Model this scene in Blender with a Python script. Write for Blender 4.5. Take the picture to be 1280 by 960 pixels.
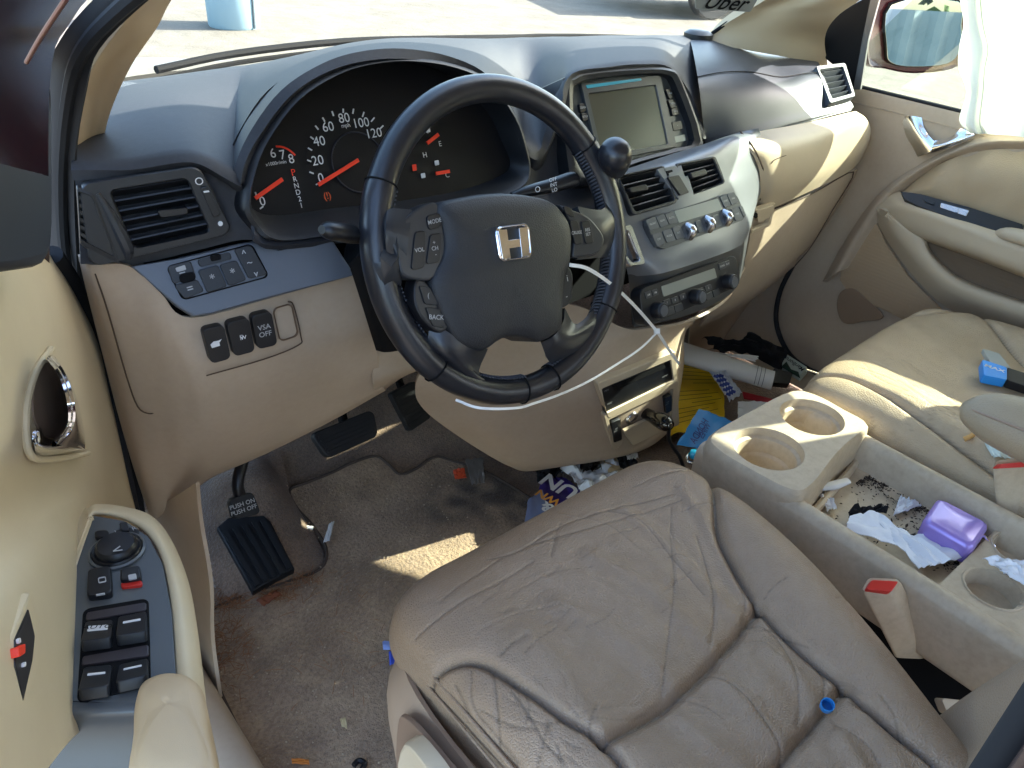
import bpy, bmesh, math, random
import numpy as np
from mathutils import Vector, noise
rad = math.radians
for o in list(bpy.data.objects): bpy.data.objects.remove(o)
scene = bpy.context.scene
SAZ, SEL = 111, 33
COL = scene.collection

# ------------------------------------------------------------------ camera, sky, sun, exposure
CAMP = (-0.979, -0.675, 1.037); YAW, PITCH, ROLL, FPX = rad(42.79), rad(32.53), rad(4.78), 1007.0
def cam_axes():
    f = np.array([math.sin(YAW)*math.cos(PITCH), math.cos(YAW)*math.cos(PITCH), -math.sin(PITCH)])
    r = np.array([math.cos(YAW), -math.sin(YAW), 0.0]); u = np.cross(r, f)
    return r*math.cos(ROLL)+u*math.sin(ROLL), -r*math.sin(ROLL)+u*math.cos(ROLL), f
CR, CU, CF = cam_axes(); CP = np.array(CAMP)
cam = bpy.data.cameras.new('camera'); cam.sensor_width = 36; cam.lens = FPX/1280*36
cam.clip_start = .02; cam.clip_end = 500
camo = bpy.data.objects.new('camera', cam); COL.objects.link(camo)
from mathutils import Matrix
camo.matrix_world = Matrix(((CR[0], CU[0], -CF[0], CAMP[0]), (CR[1], CU[1], -CF[1], CAMP[1]), (CR[2], CU[2], -CF[2], CAMP[2]), (0, 0, 0, 1)))
scene.camera = camo
scene.render.resolution_x, scene.render.resolution_y = 1024, 768
SUN_AZ, SUN_EL = rad(SAZ), rad(SEL)          # compass bearing of the sun from +Y towards +X
world = bpy.data.worlds.new('World'); scene.world = world; world.use_nodes = True
nt = world.node_tree; nt.nodes.clear()
sky = nt.nodes.new('ShaderNodeTexSky'); sky.sky_type = 'NISHITA'; sky.sun_disc = False
sky.sun_elevation = SUN_EL; sky.sun_rotation = SUN_AZ; sky.air_density = 1.0; sky.dust_density = 2.0
bg = nt.nodes.new('ShaderNodeBackground'); bg.inputs[1].default_value = 0.15
wo = nt.nodes.new('ShaderNodeOutputWorld'); nt.links.new(sky.outputs[0], bg.inputs[0]); nt.links.new(bg.outputs[0], wo.inputs[0])
sl = bpy.data.lights.new('sun', 'SUN'); sl.energy = 3.8; sl.angle = rad(0.5); sl.color = (1, .95, .87)
so = bpy.data.objects.new('sun', sl); COL.objects.link(so)
sd = Vector((math.sin(SUN_AZ)*math.cos(SUN_EL), math.cos(SUN_AZ)*math.cos(SUN_EL), math.sin(SUN_EL)))
so.rotation_euler = sd.to_track_quat('Z', 'Y').to_euler(); so.location = (3, -3, 6)
scene.view_settings.view_transform = 'Standard'; scene.view_settings.look = 'None'
scene.view_settings.exposure = 3.0; scene.view_settings.gamma = 1
try:
    scene.cycles.max_bounces = 10; scene.cycles.diffuse_bounces = 6; scene.cycles.transparent_max_bounces = 12
except Exception: pass

# ------------------------------------------------------------------ points from the photograph's pixels (1280 x 960) on real planes
A_ = np.array
def ray(px, py): return (px-640)/FPX*CR-(py-480)/FPX*CU+CF
def at(px, py, **k):
    (a, v), = k.items(); d = ray(px, py); i = 'xyz'.index(a); return CP+d*((v-CP[i])/d[i])
def nrm(v): v = A_(v, float); return v/np.linalg.norm(v)
class Pl:
    """a real plane in the car: origin, right, up, normal"""
    def __init__(s, o, r, u):
        s.o = A_(o, float); s.r = nrm(r); n = np.cross(s.r, A_(u, float)); s.n = nrm(n)
        if s.n@(CP-s.o) < 0: s.n = -s.n
        s.u = np.cross(s.n, s.r); 
        if s.u@A_(u, float) < 0: s.u = -s.u
    def hit(s, px, py, h=0):
        d = ray(px, py); o = s.o+s.n*h; return CP+d*(((o-CP)@s.n)/(d@s.n))
    def ab(s, px, py, h=0):
        q = s.hit(px, py, h)-s.o; return q@s.r, q@s.u
    def p(s, a, b, h=0): return s.o+s.r*a+s.u*b+s.n*h
    def q(s, pts, h=0): return [s.hit(x, y, h) for x, y in pts]
def Pl3(a, b, c): a, b, c = map(A_, (a, b, c)); return Pl(a, b-a, a-c)      # top left, top right, bottom left

# ------------------------------------------------------------------ mesh helpers
def crs(P, n):
    P = A_(P, float); k = len(P)
    if k == 1: return P
    E = np.concatenate([2*P[:1]-P[1:2], P, 2*P[-1:]-P[-2:-1]]); out = []
    for i in range(k-1):
        a, b, c, d = E[i:i+4]
        for j in range(n):
            t = j/n; out.append(.5*((2*b)+(c-a)*t+(2*a-5*b+4*c-d)*t*t+(3*b-a-3*c+d)*t**3))
    out.append(P[-1]); return A_(out)
def crc(P, n):
    P = A_(P, float); k = len(P); out = []
    for i in range(k):
        a, b, c, d = P[(i-1) % k], P[i], P[(i+1) % k], P[(i+2) % k]
        for j in range(n):
            t = j/n; out.append(.5*((2*b)+(c-a)*t+(2*a-5*b+4*c-d)*t*t+(3*b-a-3*c+d)*t**3))
    return A_(out)
def gridfaces(R, C, wrap=False):
    F = []
    for i in range(R-1):
        for j in range(C if wrap else C-1):
            k = (j+1) % C; F.append((i*C+j, i*C+k, (i+1)*C+k, (i+1)*C+j))
    return F
def sheet(rows, n=5, m=5, thick=0.0):
    """smooth surface through a grid of points; thick gives it a back"""
    G = A_([crs(r, n) for r in rows]); G = A_([crs(G[:, j], m) for j in range(G.shape[1])]).transpose(1, 0, 2)
    R, C, _ = G.shape; V = G.reshape(-1, 3); F = gridfaces(R, C)
    if thick:
        du = np.gradient(G, axis=1); dv = np.gradient(G, axis=0); N = np.cross(du, dv)
        N /= (np.linalg.norm(N, axis=2, keepdims=True)+1e-12)
        if (N.reshape(-1, 3)*(CP-V)).sum() < 0: N = -N
        B = (G-N*thick).reshape(-1, 3); k = len(V); V = np.concatenate([V, B])
        F = F+[tuple(i+k for i in f[::-1]) for f in F]
        rim = [j for j in range(C)]+[i*C+C-1 for i in range(1, R)]+[(R-1)*C+j for j in range(C-2, -1, -1)]+[i*C for i in range(R-2, 0, -1)]
        for a in range(len(rim)):
            b = rim[(a+1) % len(rim)]; F.append((rim[a], b, b+k, rim[a]+k))
    return V, F
def rrect(r, n=5, c=(0, 0, 1, 1)):
    """rounded unit outline; r = (ru, rv)"""
    ru, rv = r; out = []
    for cx, cy, a0 in ((1-ru, rv, -90), (1-ru, 1-rv, 0), (ru, 1-rv, 90), (ru, rv, 180)):
        for i in range(n+1):
            a = rad(a0+90*i/n); out.append((cx+ru*math.cos(a), cy+rv*math.sin(a)))
    return out
def quadmap(c4, uv):
    a, b, c, d = c4; u, v = uv; return (a*(1-u)+b*u)*(1-v)+(d*(1-u)+c*u)*v
def qnorm(c4):
    n = nrm(np.cross(c4[1]-c4[0]+c4[2]-c4[3], c4[3]-c4[0]+c4[2]-c4[1]))
    return n if n@(CP-c4[0]) > 0 else -n
def rads(c4, r):
    w = (np.linalg.norm(c4[1]-c4[0])+np.linalg.norm(c4[2]-c4[3]))/2; h = (np.linalg.norm(c4[3]-c4[0])+np.linalg.norm(c4[2]-c4[1]))/2
    return min(.49, r/w), min(.49, r/h), w, h
def plate(out, n, h, d, bev=.001, dome=0.0):
    """prism over the outline out (3D ring): front at +h, back at -d along n, with a softened rim"""
    out = A_(out); c = out.mean(0); k = len(out); L = []
    rr = np.linalg.norm(out-c, axis=1).mean(); b = min(bev, rr*.5)
    def ring(ins, hh): v = out-c; ln = np.linalg.norm(v, axis=1, keepdims=True); return c+v*(1-ins/np.maximum(ln, 1e-6))+n*hh
    L = [ring(0, -d), ring(0, h-b), ring(b*.3, h-b*.3), ring(b, h), ring(b+.0004, h)]
    if dome: L += [ring(rr*.35, h+dome*.6), ring(rr*.7, h+dome*.95)]
    V = np.concatenate(L); F = []
    R = len(L); F = gridfaces(R, k, True); F.append(tuple(range(k))[::-1])
    V = np.concatenate([V, [c+n*(h+dome)]]); b0 = (R-1)*k
    F += [(b0+i, b0+(i+1) % k, len(V)-1) for i in range(k)]
    return V, F
def rb(c4, h=.002, d=.006, r=.003, bev=.001, dome=0, seg=4):
    c4 = [A_(c) for c in c4]; ru, rv, w, hh = rads(c4, r)
    return plate([quadmap(c4, p) for p in rrect((ru, rv), seg)], qnorm(c4), h, d, bev, dome)
def ringframe(o4, i4, h=.003, d=.01, ro=.006, ri=.004, seg=5, inn=None):
    """frame between two rounded quads"""
    o4 = [A_(c) for c in o4]; i4 = [A_(c) for c in i4]; n = qnorm(o4)
    a = rads(o4, ro); b = rads(i4, ri)
    O = A_([quadmap(o4, p) for p in rrect(a[:2], seg)]); I = A_([quadmap(i4, p) for p in rrect(b[:2], seg)])
    e = min(.0015, h*.5+.0003); mid = (O-I); mid /= (np.linalg.norm(mid, axis=1, keepdims=True)+1e-9)
    L = [O-n*d, O+n*(h-e), O-mid*e+n*h, I+mid*e+n*h, I+n*(h-e), I-n*(inn if inn is not None else d)]
    k = len(O); return np.concatenate(L), gridfaces(len(L), k, True)
def tube(pts, r, seg=10, n=4, closed=False, flat=1.0, caps=True, up=None):
    P = crc(pts, n) if closed else crs(pts, n)
    if np.isscalar(r): rr = np.full(len(P), float(r))
    else:
        q = crs([[x, 0, 0] for x in r], n)[:, 0] if not closed else crc([[x, 0, 0] for x in r], n)[:, 0]; rr = q
    V = []; k = len(P); T = np.gradient(P, axis=0)
    if closed: T = np.roll(P, -1, 0)-np.roll(P, 1, 0)
    a = A_(up, float) if up is not None else A_([0, 0, 1.]) if abs(nrm(T[0])[2]) < .9 else A_([1., 0, 0])
    for i in range(k):
        t = nrm(T[i]); a = a-t*(a@t); a = nrm(a); b = np.cross(t, a)
        for j in range(seg):
            g = 2*math.pi*j/seg; V.append(P[i]+rr[i]*(a*math.cos(g)*flat+b*math.sin(g)))
    F = gridfaces(k, seg, True)
    if closed: F += [((k-1)*seg+j, (k-1)*seg+(j+1) % seg, (j+1) % seg, j) for j in range(seg)]
    elif caps: F += [tuple(range(seg))[::-1], tuple((k-1)*seg+j for j in range(seg))]
    return A_(V), F
def lathe(c, ax, prof, seg=24, r0=None):
    c = A_(c, float); ax = nrm(ax); a = A_([0, 0, 1.]) if abs(ax[2]) < .9 else A_([1., 0, 0]); a = nrm(a-ax*(a@ax)); b = np.cross(ax, a); V = []
    for r, h in prof:
        for j in range(seg):
            g = 2*math.pi*j/seg; V.append(c+ax*h+r*(a*math.cos(g)+b*math.sin(g)))
    F = gridfaces(len(prof), seg, True); F.append(tuple(range(seg))[::-1]); F.append(tuple((len(prof)-1)*seg+j for j in range(seg)))
    return A_(V), F
def hexa(p8):
    return A_(p8), [(0, 1, 2, 3), (7, 6, 5, 4), (0, 4, 5, 1), (1, 5, 6, 2), (2, 6, 7, 3), (3, 7, 4, 0)]
def box(c, s, rx=None, ry=None, rz=None):
    c = A_(c, float); X = A_(rx if rx is not None else (1, 0, 0), float)*s[0]/2; Y = A_(ry if ry is not None else (0, 1, 0), float)*s[1]/2; Z = A_(rz if rz is not None else (0, 0, 1), float)*s[2]/2
    return hexa([c-X-Y+Z, c+X-Y+Z, c+X+Y+Z, c-X+Y+Z, c-X-Y-Z, c+X-Y-Z, c+X+Y-Z, c-X+Y-Z])
def bar(a, b, up, w, t):
    """thin straight bar from a to b"""
    a, b = A_(a, float), A_(b, float); d = nrm(b-a); up = nrm(A_(up)-d*(A_(up)@d)); s = np.cross(d, up)
    return box((a+b)/2, (np.linalg.norm(b-a), w, t), d, s, up)
_tc = {}
def glyphs(s, bold=0):
    key = (s, bold)
    if key not in _tc:
        cu = bpy.data.curves.new('t', 'FONT'); cu.body = s; cu.size = 1; cu.align_x = 'CENTER'; cu.align_y = 'CENTER'; cu.offset = bold; cu.resolution_u = 3
        o = bpy.data.objects.new('t', cu); COL.objects.link(o); dg = bpy.context.evaluated_depsgraph_get()
        ev = o.evaluated_get(dg); m = ev.to_mesh()
        _tc[key] = (A_([tuple(v.co) for v in m.vertices]), [tuple(p.vertices) for p in m.polygons])
        ev.to_mesh_clear(); bpy.data.objects.remove(o); bpy.data.curves.remove(cu)
    return _tc[key]
def text(s, c, r, u, size, bold=.0, n=None, lift=.0004):
    V, F = glyphs(s, bold); c = A_(c, float); r = nrm(r); u = nrm(A_(u)-r*(A_(u)@r)); n = np.cross(r, u)
    if n@(CP-c) < 0: lift = -lift
    if len(V) == 0: return A_([c]), []
    return c+size*(V[:, :1]*r+V[:, 1:2]*u)+n*lift, F
def root_of(p):
    while p is not None and p.parent is not None: p = p.parent
    return p
def ob(name, prims, mat, par=None, smooth=40, cam_side=False, subs=0):
    if isinstance(prims, tuple): prims = [prims]
    V = []; F = []; k = 0
    for v, f in prims:
        V.append(A_(v)); F += [tuple(i+k for i in q) for q in f]; k += len(v)
    V = np.concatenate(V); r = root_of(par)
    if r is not None: V = V-A_(tuple(r.location))
    me = bpy.data.meshes.new(name); me.from_pydata([tuple(v) for v in V], [], F)
    bm = bmesh.new(); bm.from_mesh(me)
    bmesh.ops.recalc_face_normals(bm, faces=bm.faces)
    if cam_side:
        off = Vector(tuple(r.location)) if r is not None else Vector((0, 0, 0)); s = 0
        for f in bm.faces: s += f.normal.dot(Vector(CAMP)-off-f.calc_center_median())*f.calc_area()
        if s < 0: bmesh.ops.reverse_faces(bm, faces=bm.faces)
    bm.to_mesh(me); bm.free()
    if smooth:
        for p in me.polygons: p.use_smooth = True
        me.set_sharp_from_angle(angle=rad(smooth))
    me.materials.append(mat)
    o = bpy.data.objects.new(name, me); COL.objects.link(o)
    if par is not None: o.parent = par
    return o
def tag(o, label, cat=None, group=None, kind=None):
    if label: o['label'] = label
    if cat: o['category'] = cat
    if group: o['group'] = group
    if kind: o['kind'] = kind
    return o
def thing(name, loc, label, cat, group=None):
    o = bpy.data.objects.new(name, None); COL.objects.link(o); o.location = tuple(float(x) for x in loc); o.empty_display_size = .05
    return tag(o, label, cat, group)

def fbm(P, f, seed=0, oct=3):
    P = A_(P)[:, :2]; out = np.zeros(len(P)); amp = 1.0; rg = np.random.RandomState(seed*7+1); n = 256; lat = rg.rand(n, n)*2-1
    for o in range(oct):
        q = P*f*2**o+o*17.3; i = np.floor(q).astype(int); t = q-i; t = t*t*(3-2*t); a = i[:, 0] % n; b = i[:, 1] % n; a1 = (a+1) % n; b1 = (b+1) % n
        v = (lat[a, b]*(1-t[:, 0])+lat[a1, b]*t[:, 0])*(1-t[:, 1])+(lat[a, b1]*(1-t[:, 0])+lat[a1, b1]*t[:, 0])*t[:, 1]
        out += amp*v; amp *= .5
    return out
def cut(VF, pl, polys):
    """open holes in a sheet where its faces fall inside polygons on a plane"""
    V, F = VF; V = A_(V); ab = np.stack([(V-pl.o)@pl.r, (V-pl.o)@pl.u], 1); keep = []
    PP = [[((A_(q)-pl.o)@pl.r, (A_(q)-pl.o)@pl.u) for q in pg] for pg in polys]
    for f in F:
        x, y = ab[list(f)].mean(0); ins = False
        for pg in PP:
            c = False
            for i in range(len(pg)):
                (x1, y1), (x2, y2) = pg[i-1], pg[i]
                if (y1 > y) != (y2 > y) and x < (x2-x1)*(y-y1)/(y2-y1)+x1: c = not c
            ins |= c
        if not ins: keep.append(f)
    return V, keep

# ------------------------------------------------------------------ materials
def lin(c):
    if isinstance(c, str): c = [int(c[i:i+2], 16)/255 for i in (0, 2, 4)]
    return tuple((x/12.92 if x <= .04045 else ((x+.055)/1.055)**2.4) for x in c)
def mat(name, col, rough=.5, metal=0, bump=None, var=None, spec=.5, coat=0, bumps=None, sheen=0, wear=None):
    """bump = list of (kind, scale, strength, distance); var = (scale, other colour, amount, detail)"""
    m = bpy.data.materials.new(name); m.use_nodes = True; t = m.node_tree; N = t.nodes; Lk = t.links
    b = N['Principled BSDF']; b.inputs['Roughness'].default_value = rough; b.inputs['Metallic'].default_value = metal
    b.inputs['Specular IOR Level'].default_value = spec; b.inputs['Coat Weight'].default_value = coat; b.inputs['Coat Roughness'].default_value = .15
    if sheen: b.inputs['Sheen Weight'].default_value = sheen
    c = lin(col)+(1,); b.inputs['Base Color'].default_value = c
    tc = N.new('ShaderNodeTexCoord'); last = None
    if var:
        for sc, c2, amt in (var if isinstance(var, list) else [var]):
            n = N.new('ShaderNodeTexNoise'); n.inputs['Scale'].default_value = sc; n.inputs['Detail'].default_value = 6; n.inputs['Roughness'].default_value = .65
            Lk.new(tc.outputs['Object'], n.inputs['Vector'])
            mr = N.new('ShaderNodeMapRange'); mr.inputs[1].default_value = .42; mr.inputs[2].default_value = .68; mr.inputs[3].default_value = 0; mr.inputs[4].default_value = amt
            Lk.new(n.outputs['Fac'], mr.inputs[0])
            mx = N.new('ShaderNodeMix'); mx.data_type = 'RGBA'; mx.inputs[6].default_value = c; mx.inputs[7].default_value = lin(c2)+(1,)
            Lk.new(mr.outputs[0], mx.inputs[0])
            if last: Lk.new(last, mx.inputs[6])
            last = mx.outputs[2]
    if wear:
        at_ = N.new('ShaderNodeAttribute'); at_.attribute_name = 'wear'
        mx = N.new('ShaderNodeMix'); mx.data_type = 'RGBA'; mx.inputs[6].default_value = c; mx.inputs[7].default_value = lin(wear)+(1,)
        Lk.new(at_.outputs['Fac'], mx.inputs[0])
        if last: Lk.new(last, mx.inputs[6])
        last = mx.outputs[2]
    if last: Lk.new(last, b.inputs['Base Color'])
    prev = None
    for kind, sc, st, di in (bump or []):
        if kind == 'voronoi':
            n = N.new('ShaderNodeTexVoronoi'); n.inputs['Scale'].default_value = sc; n.feature = 'DISTANCE_TO_EDGE'; out = n.outputs['Distance']
        elif kind == 'wave':
            n = N.new('ShaderNodeTexWave'); n.inputs['Scale'].default_value = sc; n.bands_direction = 'Z'; n.inputs['Distortion'].default_value = .3; out = n.outputs['Fac']
        else:
            n = N.new('ShaderNodeTexNoise'); n.inputs['Scale'].default_value = sc; n.inputs['Detail'].default_value = 3; out = n.outputs['Fac']
        Lk.new(tc.outputs['Object'], n.inputs['Vector'])
        if kind == 'voronoi':
            mr = N.new('ShaderNodeMapRange'); mr.inputs[1].default_value = 0; mr.inputs[2].default_value = .25; Lk.new(out, mr.inputs[0]); out = mr.outputs[0]
        bn = N.new('ShaderNodeBump'); bn.inputs['Strength'].default_value = st; bn.inputs['Distance'].default_value = di
        Lk.new(out, bn.inputs['Height'])
        if prev: Lk.new(prev, bn.inputs['Normal'])
        prev = bn.outputs[0]
    if prev: Lk.new(prev, b.inputs['Normal'])
    return m
grain = [('voronoi', 900, .12, .0004), ('noise', 60, .05, .001)]
M = {}
M['dash'] = mat('dash_vinyl', '2a2b2f', .6, bump=grain, var=[(5, '323338', .5), (160, '48494d', .12)], spec=.35)
M['darkface'] = mat('dark_plastic', '1c1e22', .42, bump=grain, spec=.5)
M['black'] = mat('black_plastic', '15161a', .38, spec=.5)
M['matt'] = mat('matt_black', '0b0b0d', .8, spec=.2)
M['silver'] = mat('silver_trim', '75787b', .36, .25, bump=[('noise', 500, .03, .0005)], spec=.5)
M['tan'] = mat('tan_plastic', 'b3a08a', .55, bump=grain, var=[(7, 'a7947d', .5), (120, '957f6a', .12)], spec=.35)
M['tanlight'] = mat('light_tan_plastic', 'bfae94', .5, bump=grain, var=[(6, 'b3a187', .5)], spec=.35)
M['tanconsole'] = mat('console_plastic', 'bcab92', .5, bump=grain, var=[(9, 'a8967c', .6), (90, '7d6a55', .22)], spec=.4)
M['gauge'] = mat('gauge_black', '0c0c10', .5, spec=.3)
M['white'] = mat('white_ink', 'd8d8d8', .6)
M['greyink'] = mat('grey_ink', 'a8a8a8', .6)
M['red'] = mat('red_needle', 'f03a1a', .5)
M['orange'] = mat('orange_lamp', 'c8501c', .5)
M['rimleather'] = mat('wheel_leather', '1b1d23', .3, bump=[('voronoi', 500, .10, .0004), ('noise', 30, .08, .001)], spec=.6, var=(25, '2b2d33', .5))
M['cover'] = mat('airbag_cover', '222428', .5, bump=[('voronoi', 380, .35, .0006)], spec=.5)
M['spoke'] = mat('spoke_plastic', '2b2d31', .33, bump=[('noise', 300, .04, .0005)], spec=.5)
M['chrome'] = mat('chrome', 'd8d8dc', .08, 1.0)
M['softchrome'] = mat('brushed_chrome', 'c0c0c4', .22, 1.0)
M['screen'] = mat('display_glass', '4a493e', .12, spec=.6, coat=.2)
M['lcd'] = mat('lcd_display', '85887f', .2, spec=.6)
M['carpet'] = mat('carpet', '967c66', .95, bump=[('noise', 260, .9, .004), ('noise', 900, .6, .002)], var=[(4, '4a3c33', .8), (30, '85715b', .4), (200, '3e332b', .45)], spec=.1, sheen=.3)
M['mat'] = mat('mat_carpet', 'b0957a', .95, bump=[('noise', 180, 1.0, .005), ('noise', 700, .8, .003)], var=[(5, '846a52', .7), (22, 'c0a582', .5), (160, '6a5544', .5), (9, '564539', .4)], spec=.1, sheen=.2, wear='2b241f')
M['seal'] = mat('rubber_seal', '121419', .8, bump=[('noise', 200, .1, .001)])
M['paint'] = mat('dark_red_paint', '3a1218', .25, .3, coat=.8)
M['headliner'] = mat('headliner', 'c2b59c', .9, bump=[('noise', 400, .3, .001)])
M['pillar'] = mat('pillar_trim', 'b8a283', .6, bump=grain)
M['rubber'] = mat('pedal_rubber', '101114', .6)
M['ground'] = mat('pavement', '6f6a62', .9, bump=[('noise', 6, .5, .03), ('noise', 60, .5, .01)], var=[(.5, '7b756b', .8), (3, '5f584f', .6), (40, '524b43', .4)], spec=.2)
def glass(name, tint, gl=.08):
    m = bpy.data.materials.new(name); m.use_nodes = True; t = m.node_tree; t.nodes.clear()
    o = t.nodes.new('ShaderNodeOutputMaterial'); mx = t.nodes.new('ShaderNodeMixShader'); tr = t.nodes.new('ShaderNodeBsdfTransparent'); g = t.nodes.new('ShaderNodeBsdfGlossy')
    tr.inputs[0].default_value = lin(tint)+(1,); g.inputs['Roughness'].default_value = .02; mx.inputs[0].default_value = gl
    t.links.new(tr.outputs[0], mx.inputs[1]); t.links.new(g.outputs[0], mx.inputs[2]); t.links.new(mx.outputs[0], o.inputs[0]); return m
M['glass'] = glass('window_glass', 'e8efe9')

# ------------------------------------------------------------------ outside: pavement
GZ = -.45
tag(ob('ground', (A_([(-60, -60, GZ), (60, -60, GZ), (60, 60, GZ), (-60, 60, GZ)]), [(0, 1, 2, 3)]), M['ground'], smooth=0), None, kind='structure')

# ------------------------------------------------------------------ car floor: carpet with the toe board rising to the front
def fz(x, y):
    t = max(0, y-.30); return .0+.62*t*t/(t+.12)
xs = np.linspace(-.79, .745, 61); ys = np.linspace(-1.6, .85, 90)
V = A_([(x, y, fz(x, y)-(.012)+.006*noise.noise(Vector((x*5, y*5, 0)))) for y in ys for x in xs])
tag(ob('floor', (V, gridfaces(len(ys), len(xs))), M['carpet']), None, kind='structure')

body = thing('car_body', (-.80, .2, -.1), 'car bodyshell round the cabin: tan pillar trims, windscreen, black door seals and dark red paint', 'car body')
ob('roof', box((0, -.83, 1.24), (1.40, 1.72, .04)), M['headliner'], body)
ob('firewall', hexa([(-.8, .62, .70), (.8, .62, .70), (.8, .66, .70), (-.8, .66, .70), (-.8, .84, -.1), (.8, .84, -.1), (.8, .88, -.1), (-.8, .88, -.1)]), M['matt'], body)
# windscreen from the far edge of the dashboard up to the roof
WSB = [(-.76, .40), (-.5, .50), (-.2, .54), (0, .55), (.2, .54), (.5, .50), (.76, .40)]
ws = ob('windshield', sheet([[(x, y, .755) for x, y in WSB], [(x*.94, y-.27, 1.0) for x, y in WSB], [(x*.88, y-.52, 1.225) for x, y in WSB]], 4, 6), M['glass'], body)
def pil(name, rows, matl, th=.02, n=5, m=5): return ob(name, sheet(rows, n, m, th), matl, body, cam_side=False)
# left pillar trim (tan)
X = lambda l, x: [at(px, py, x=x) for px, py in l]
pil('front_pillar_trim', [[at(90, 212, x=-.775), at(110, 203, x=-.755), at(126, 190, x=-.74)], [at(95, 150, x=-.775), at(118, 150, x=-.75), at(138, 140, x=-.735)], [at(113, 90, x=-.765), at(140, 80, x=-.74), at(163, 84, x=-.725)],
     [at(146, 40, x=-.75), at(172, 40, x=-.725), at(196, 35, x=-.70)], [at(186, -5, x=-.74), at(206, -5, x=-.71), at(224, -12, x=-.69)], [at(280, -90, x=-.70), at(300, -90, x=-.69), at(320, -95, x=-.66)]], M['pillar'])
# left door-opening seal: runs down the pillar to the sill
sl_l = [(190, -60), (116, 0), (74, 52), (50, 112), (46, 220), (52, 310), (84, 362), (120, 440), (140, 515), (158, 600), (168, 650)]
sl_r = [(270, -60), (186, 0), (124, 62), (106, 115), (93, 205), (95, 310), (103, 395), (132, 470), (150, 552), (164, 610), (173, 650)]
rows = []
for a, b in zip(sl_l, sl_r):
    p, q = at(a[0]-(35 if a[1] > 240 else 0), a[1], x=-.80), at(*b, x=-.785); rows.append([p, (p+q)/2+A_([-.004, -.008, 0]), q])
pil('door_seal', rows, M['seal'], .003, 4, 4)
lip = [at((a[0]*.35+b[0]*.65), (a[1]+b[1])/2, x=-.793) for a, b in zip(sl_l, sl_r)]
ob('door_seal', tube([p for p in lip], [.006]*len(lip), 8, 4), M['seal'], body)
pil('front_pillar', [[at(-40, -60, x=-.93), at(60, -60, x=-.90), at(170, -60, x=-.86)], [at(-30, 30, x=-.92), at(40, 25, x=-.89), at(90, 25, x=-.85)], [at(-30, 120, x=-.91), at(20, 110, x=-.88), at(62, 110, x=-.845)], [at(-30, 330, x=-.90), at(10, 330, x=-.88), at(62, 330, x=-.84)]], M['paint'])
ob('highlight_line', tube([at(118, -60, x=-.92), at(88, -10, x=-.92), at(52, 45, x=-.92), at(33, 78, x=-.92)], .0007, 8), mat('red_highlight', '5c2a26', .3, .4), body)  # thin red tube stands in for a highlight along the dark pillar
# sill
pil('sill', [[(x0, .55, z0+.11), (x0, .30, z0+.01), (x0, 0, z0), (x0, -.5, z0), (x0, -1.2, z0)] for x0, z0 in ((-.772, -.01), (-.775, .03), (-.79, .055), (-.84, .06), (-.875, .03), (-.89, -.15))], M['tan'])
# rear side walls out of view; upper panel sized to shape the sunlight
ob('rear_side_panel', box((.80, -1.35, .30), (.04, 1.3, .85)), M['pillar'], body)
ob('rear_side_panel', box((.75, -1.13, .95), (.04, 1.14, .56)), M['headliner'], body)
ob('roof_rail', hexa([(.66, .06, 1.26), (.76, .06, 1.22), (.76, -1.7, 1.22), (.66, -1.7, 1.26), (.66, .02, 1.12), (.76, .02, 1.08), (.76, -1.7, 1.08), (.66, -1.7, 1.12)]), M['headliner'], body)
# right pillar trim
pil('front_pillar_trim', [[at(880, 52, y=.42), at(930, 62, y=.36), at(985, 72, y=.30), at(1035, 84, y=.26)], [at(888, 42, y=.42), at(935, 40, y=.36), at(985, 42, y=.30), at(1031, 48, y=.26)], [at(925, 19, y=.37), at(960, 16, y=.33), at(1005, 18, y=.26), at(1045, 22, y=.20)], [at(960, -2, y=.32), at(995, -4, y=.28), at(1035, -4, y=.2), at(1085, -6, y=.14)], [at(1090, -80, y=.12), at(1120, -80, y=.1), at(1150, -80, y=.05), at(1200, -80, y=.0)]], M['pillar'])
ob('windshield_edge', tube([at(884, 46, y=.425), at(922, 20, y=.38), at(960, -4, y=.33), at(1040, -50, y=.2)], .004, 8), M['matt'], body)
# outer side of the car on the far side
ob('front_wing', box((.82, .48, .20), (.06, .32, 1.00)), M['paint'], body)
# cowl under the windscreen + bonnet
pil('cowl', [[(x*1.0, y-.015, .752) for x, y in WSB], [(x*1.02, y+.10, .738-.012*(x>-.3)) for x, y in WSB], [(x*1.02, y+.22, .715) for x, y in WSB]], mat('cowl_grey', '2c2e30', .7, var=(60, '4a4a48', .5)), .01)
pil('bonnet', [[(x*1.04, y+.16, .735-.02*(x>-.3)) for x, y in WSB], [(x*1.02, y+.45, .685-.05*(x>-.3)) for x, y in WSB], [(x*.95, y+.95, .50) for x, y in WSB], [(x*.9, y+1.1, .40) for x, y in WSB]], mat('dusty_bonnet', '6a6a68', .55, .1, coat=.2, var=(30, '8a867e', .5)), .01)
for pts in ([(-.56, .60, .752), (-.42, .64, .758), (-.2, .68, .757), (.02, .68, .750), (.3, .66, .742)], [(-.1, .66, .745), (.25, .66, .745), (.62, .57, .735)]):
    w = ob('wiper', [tube(pts, .006, 8), tube([(x, y, z-.014) for x, y, z in pts], .004, 6)], M['matt'], body)
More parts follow.
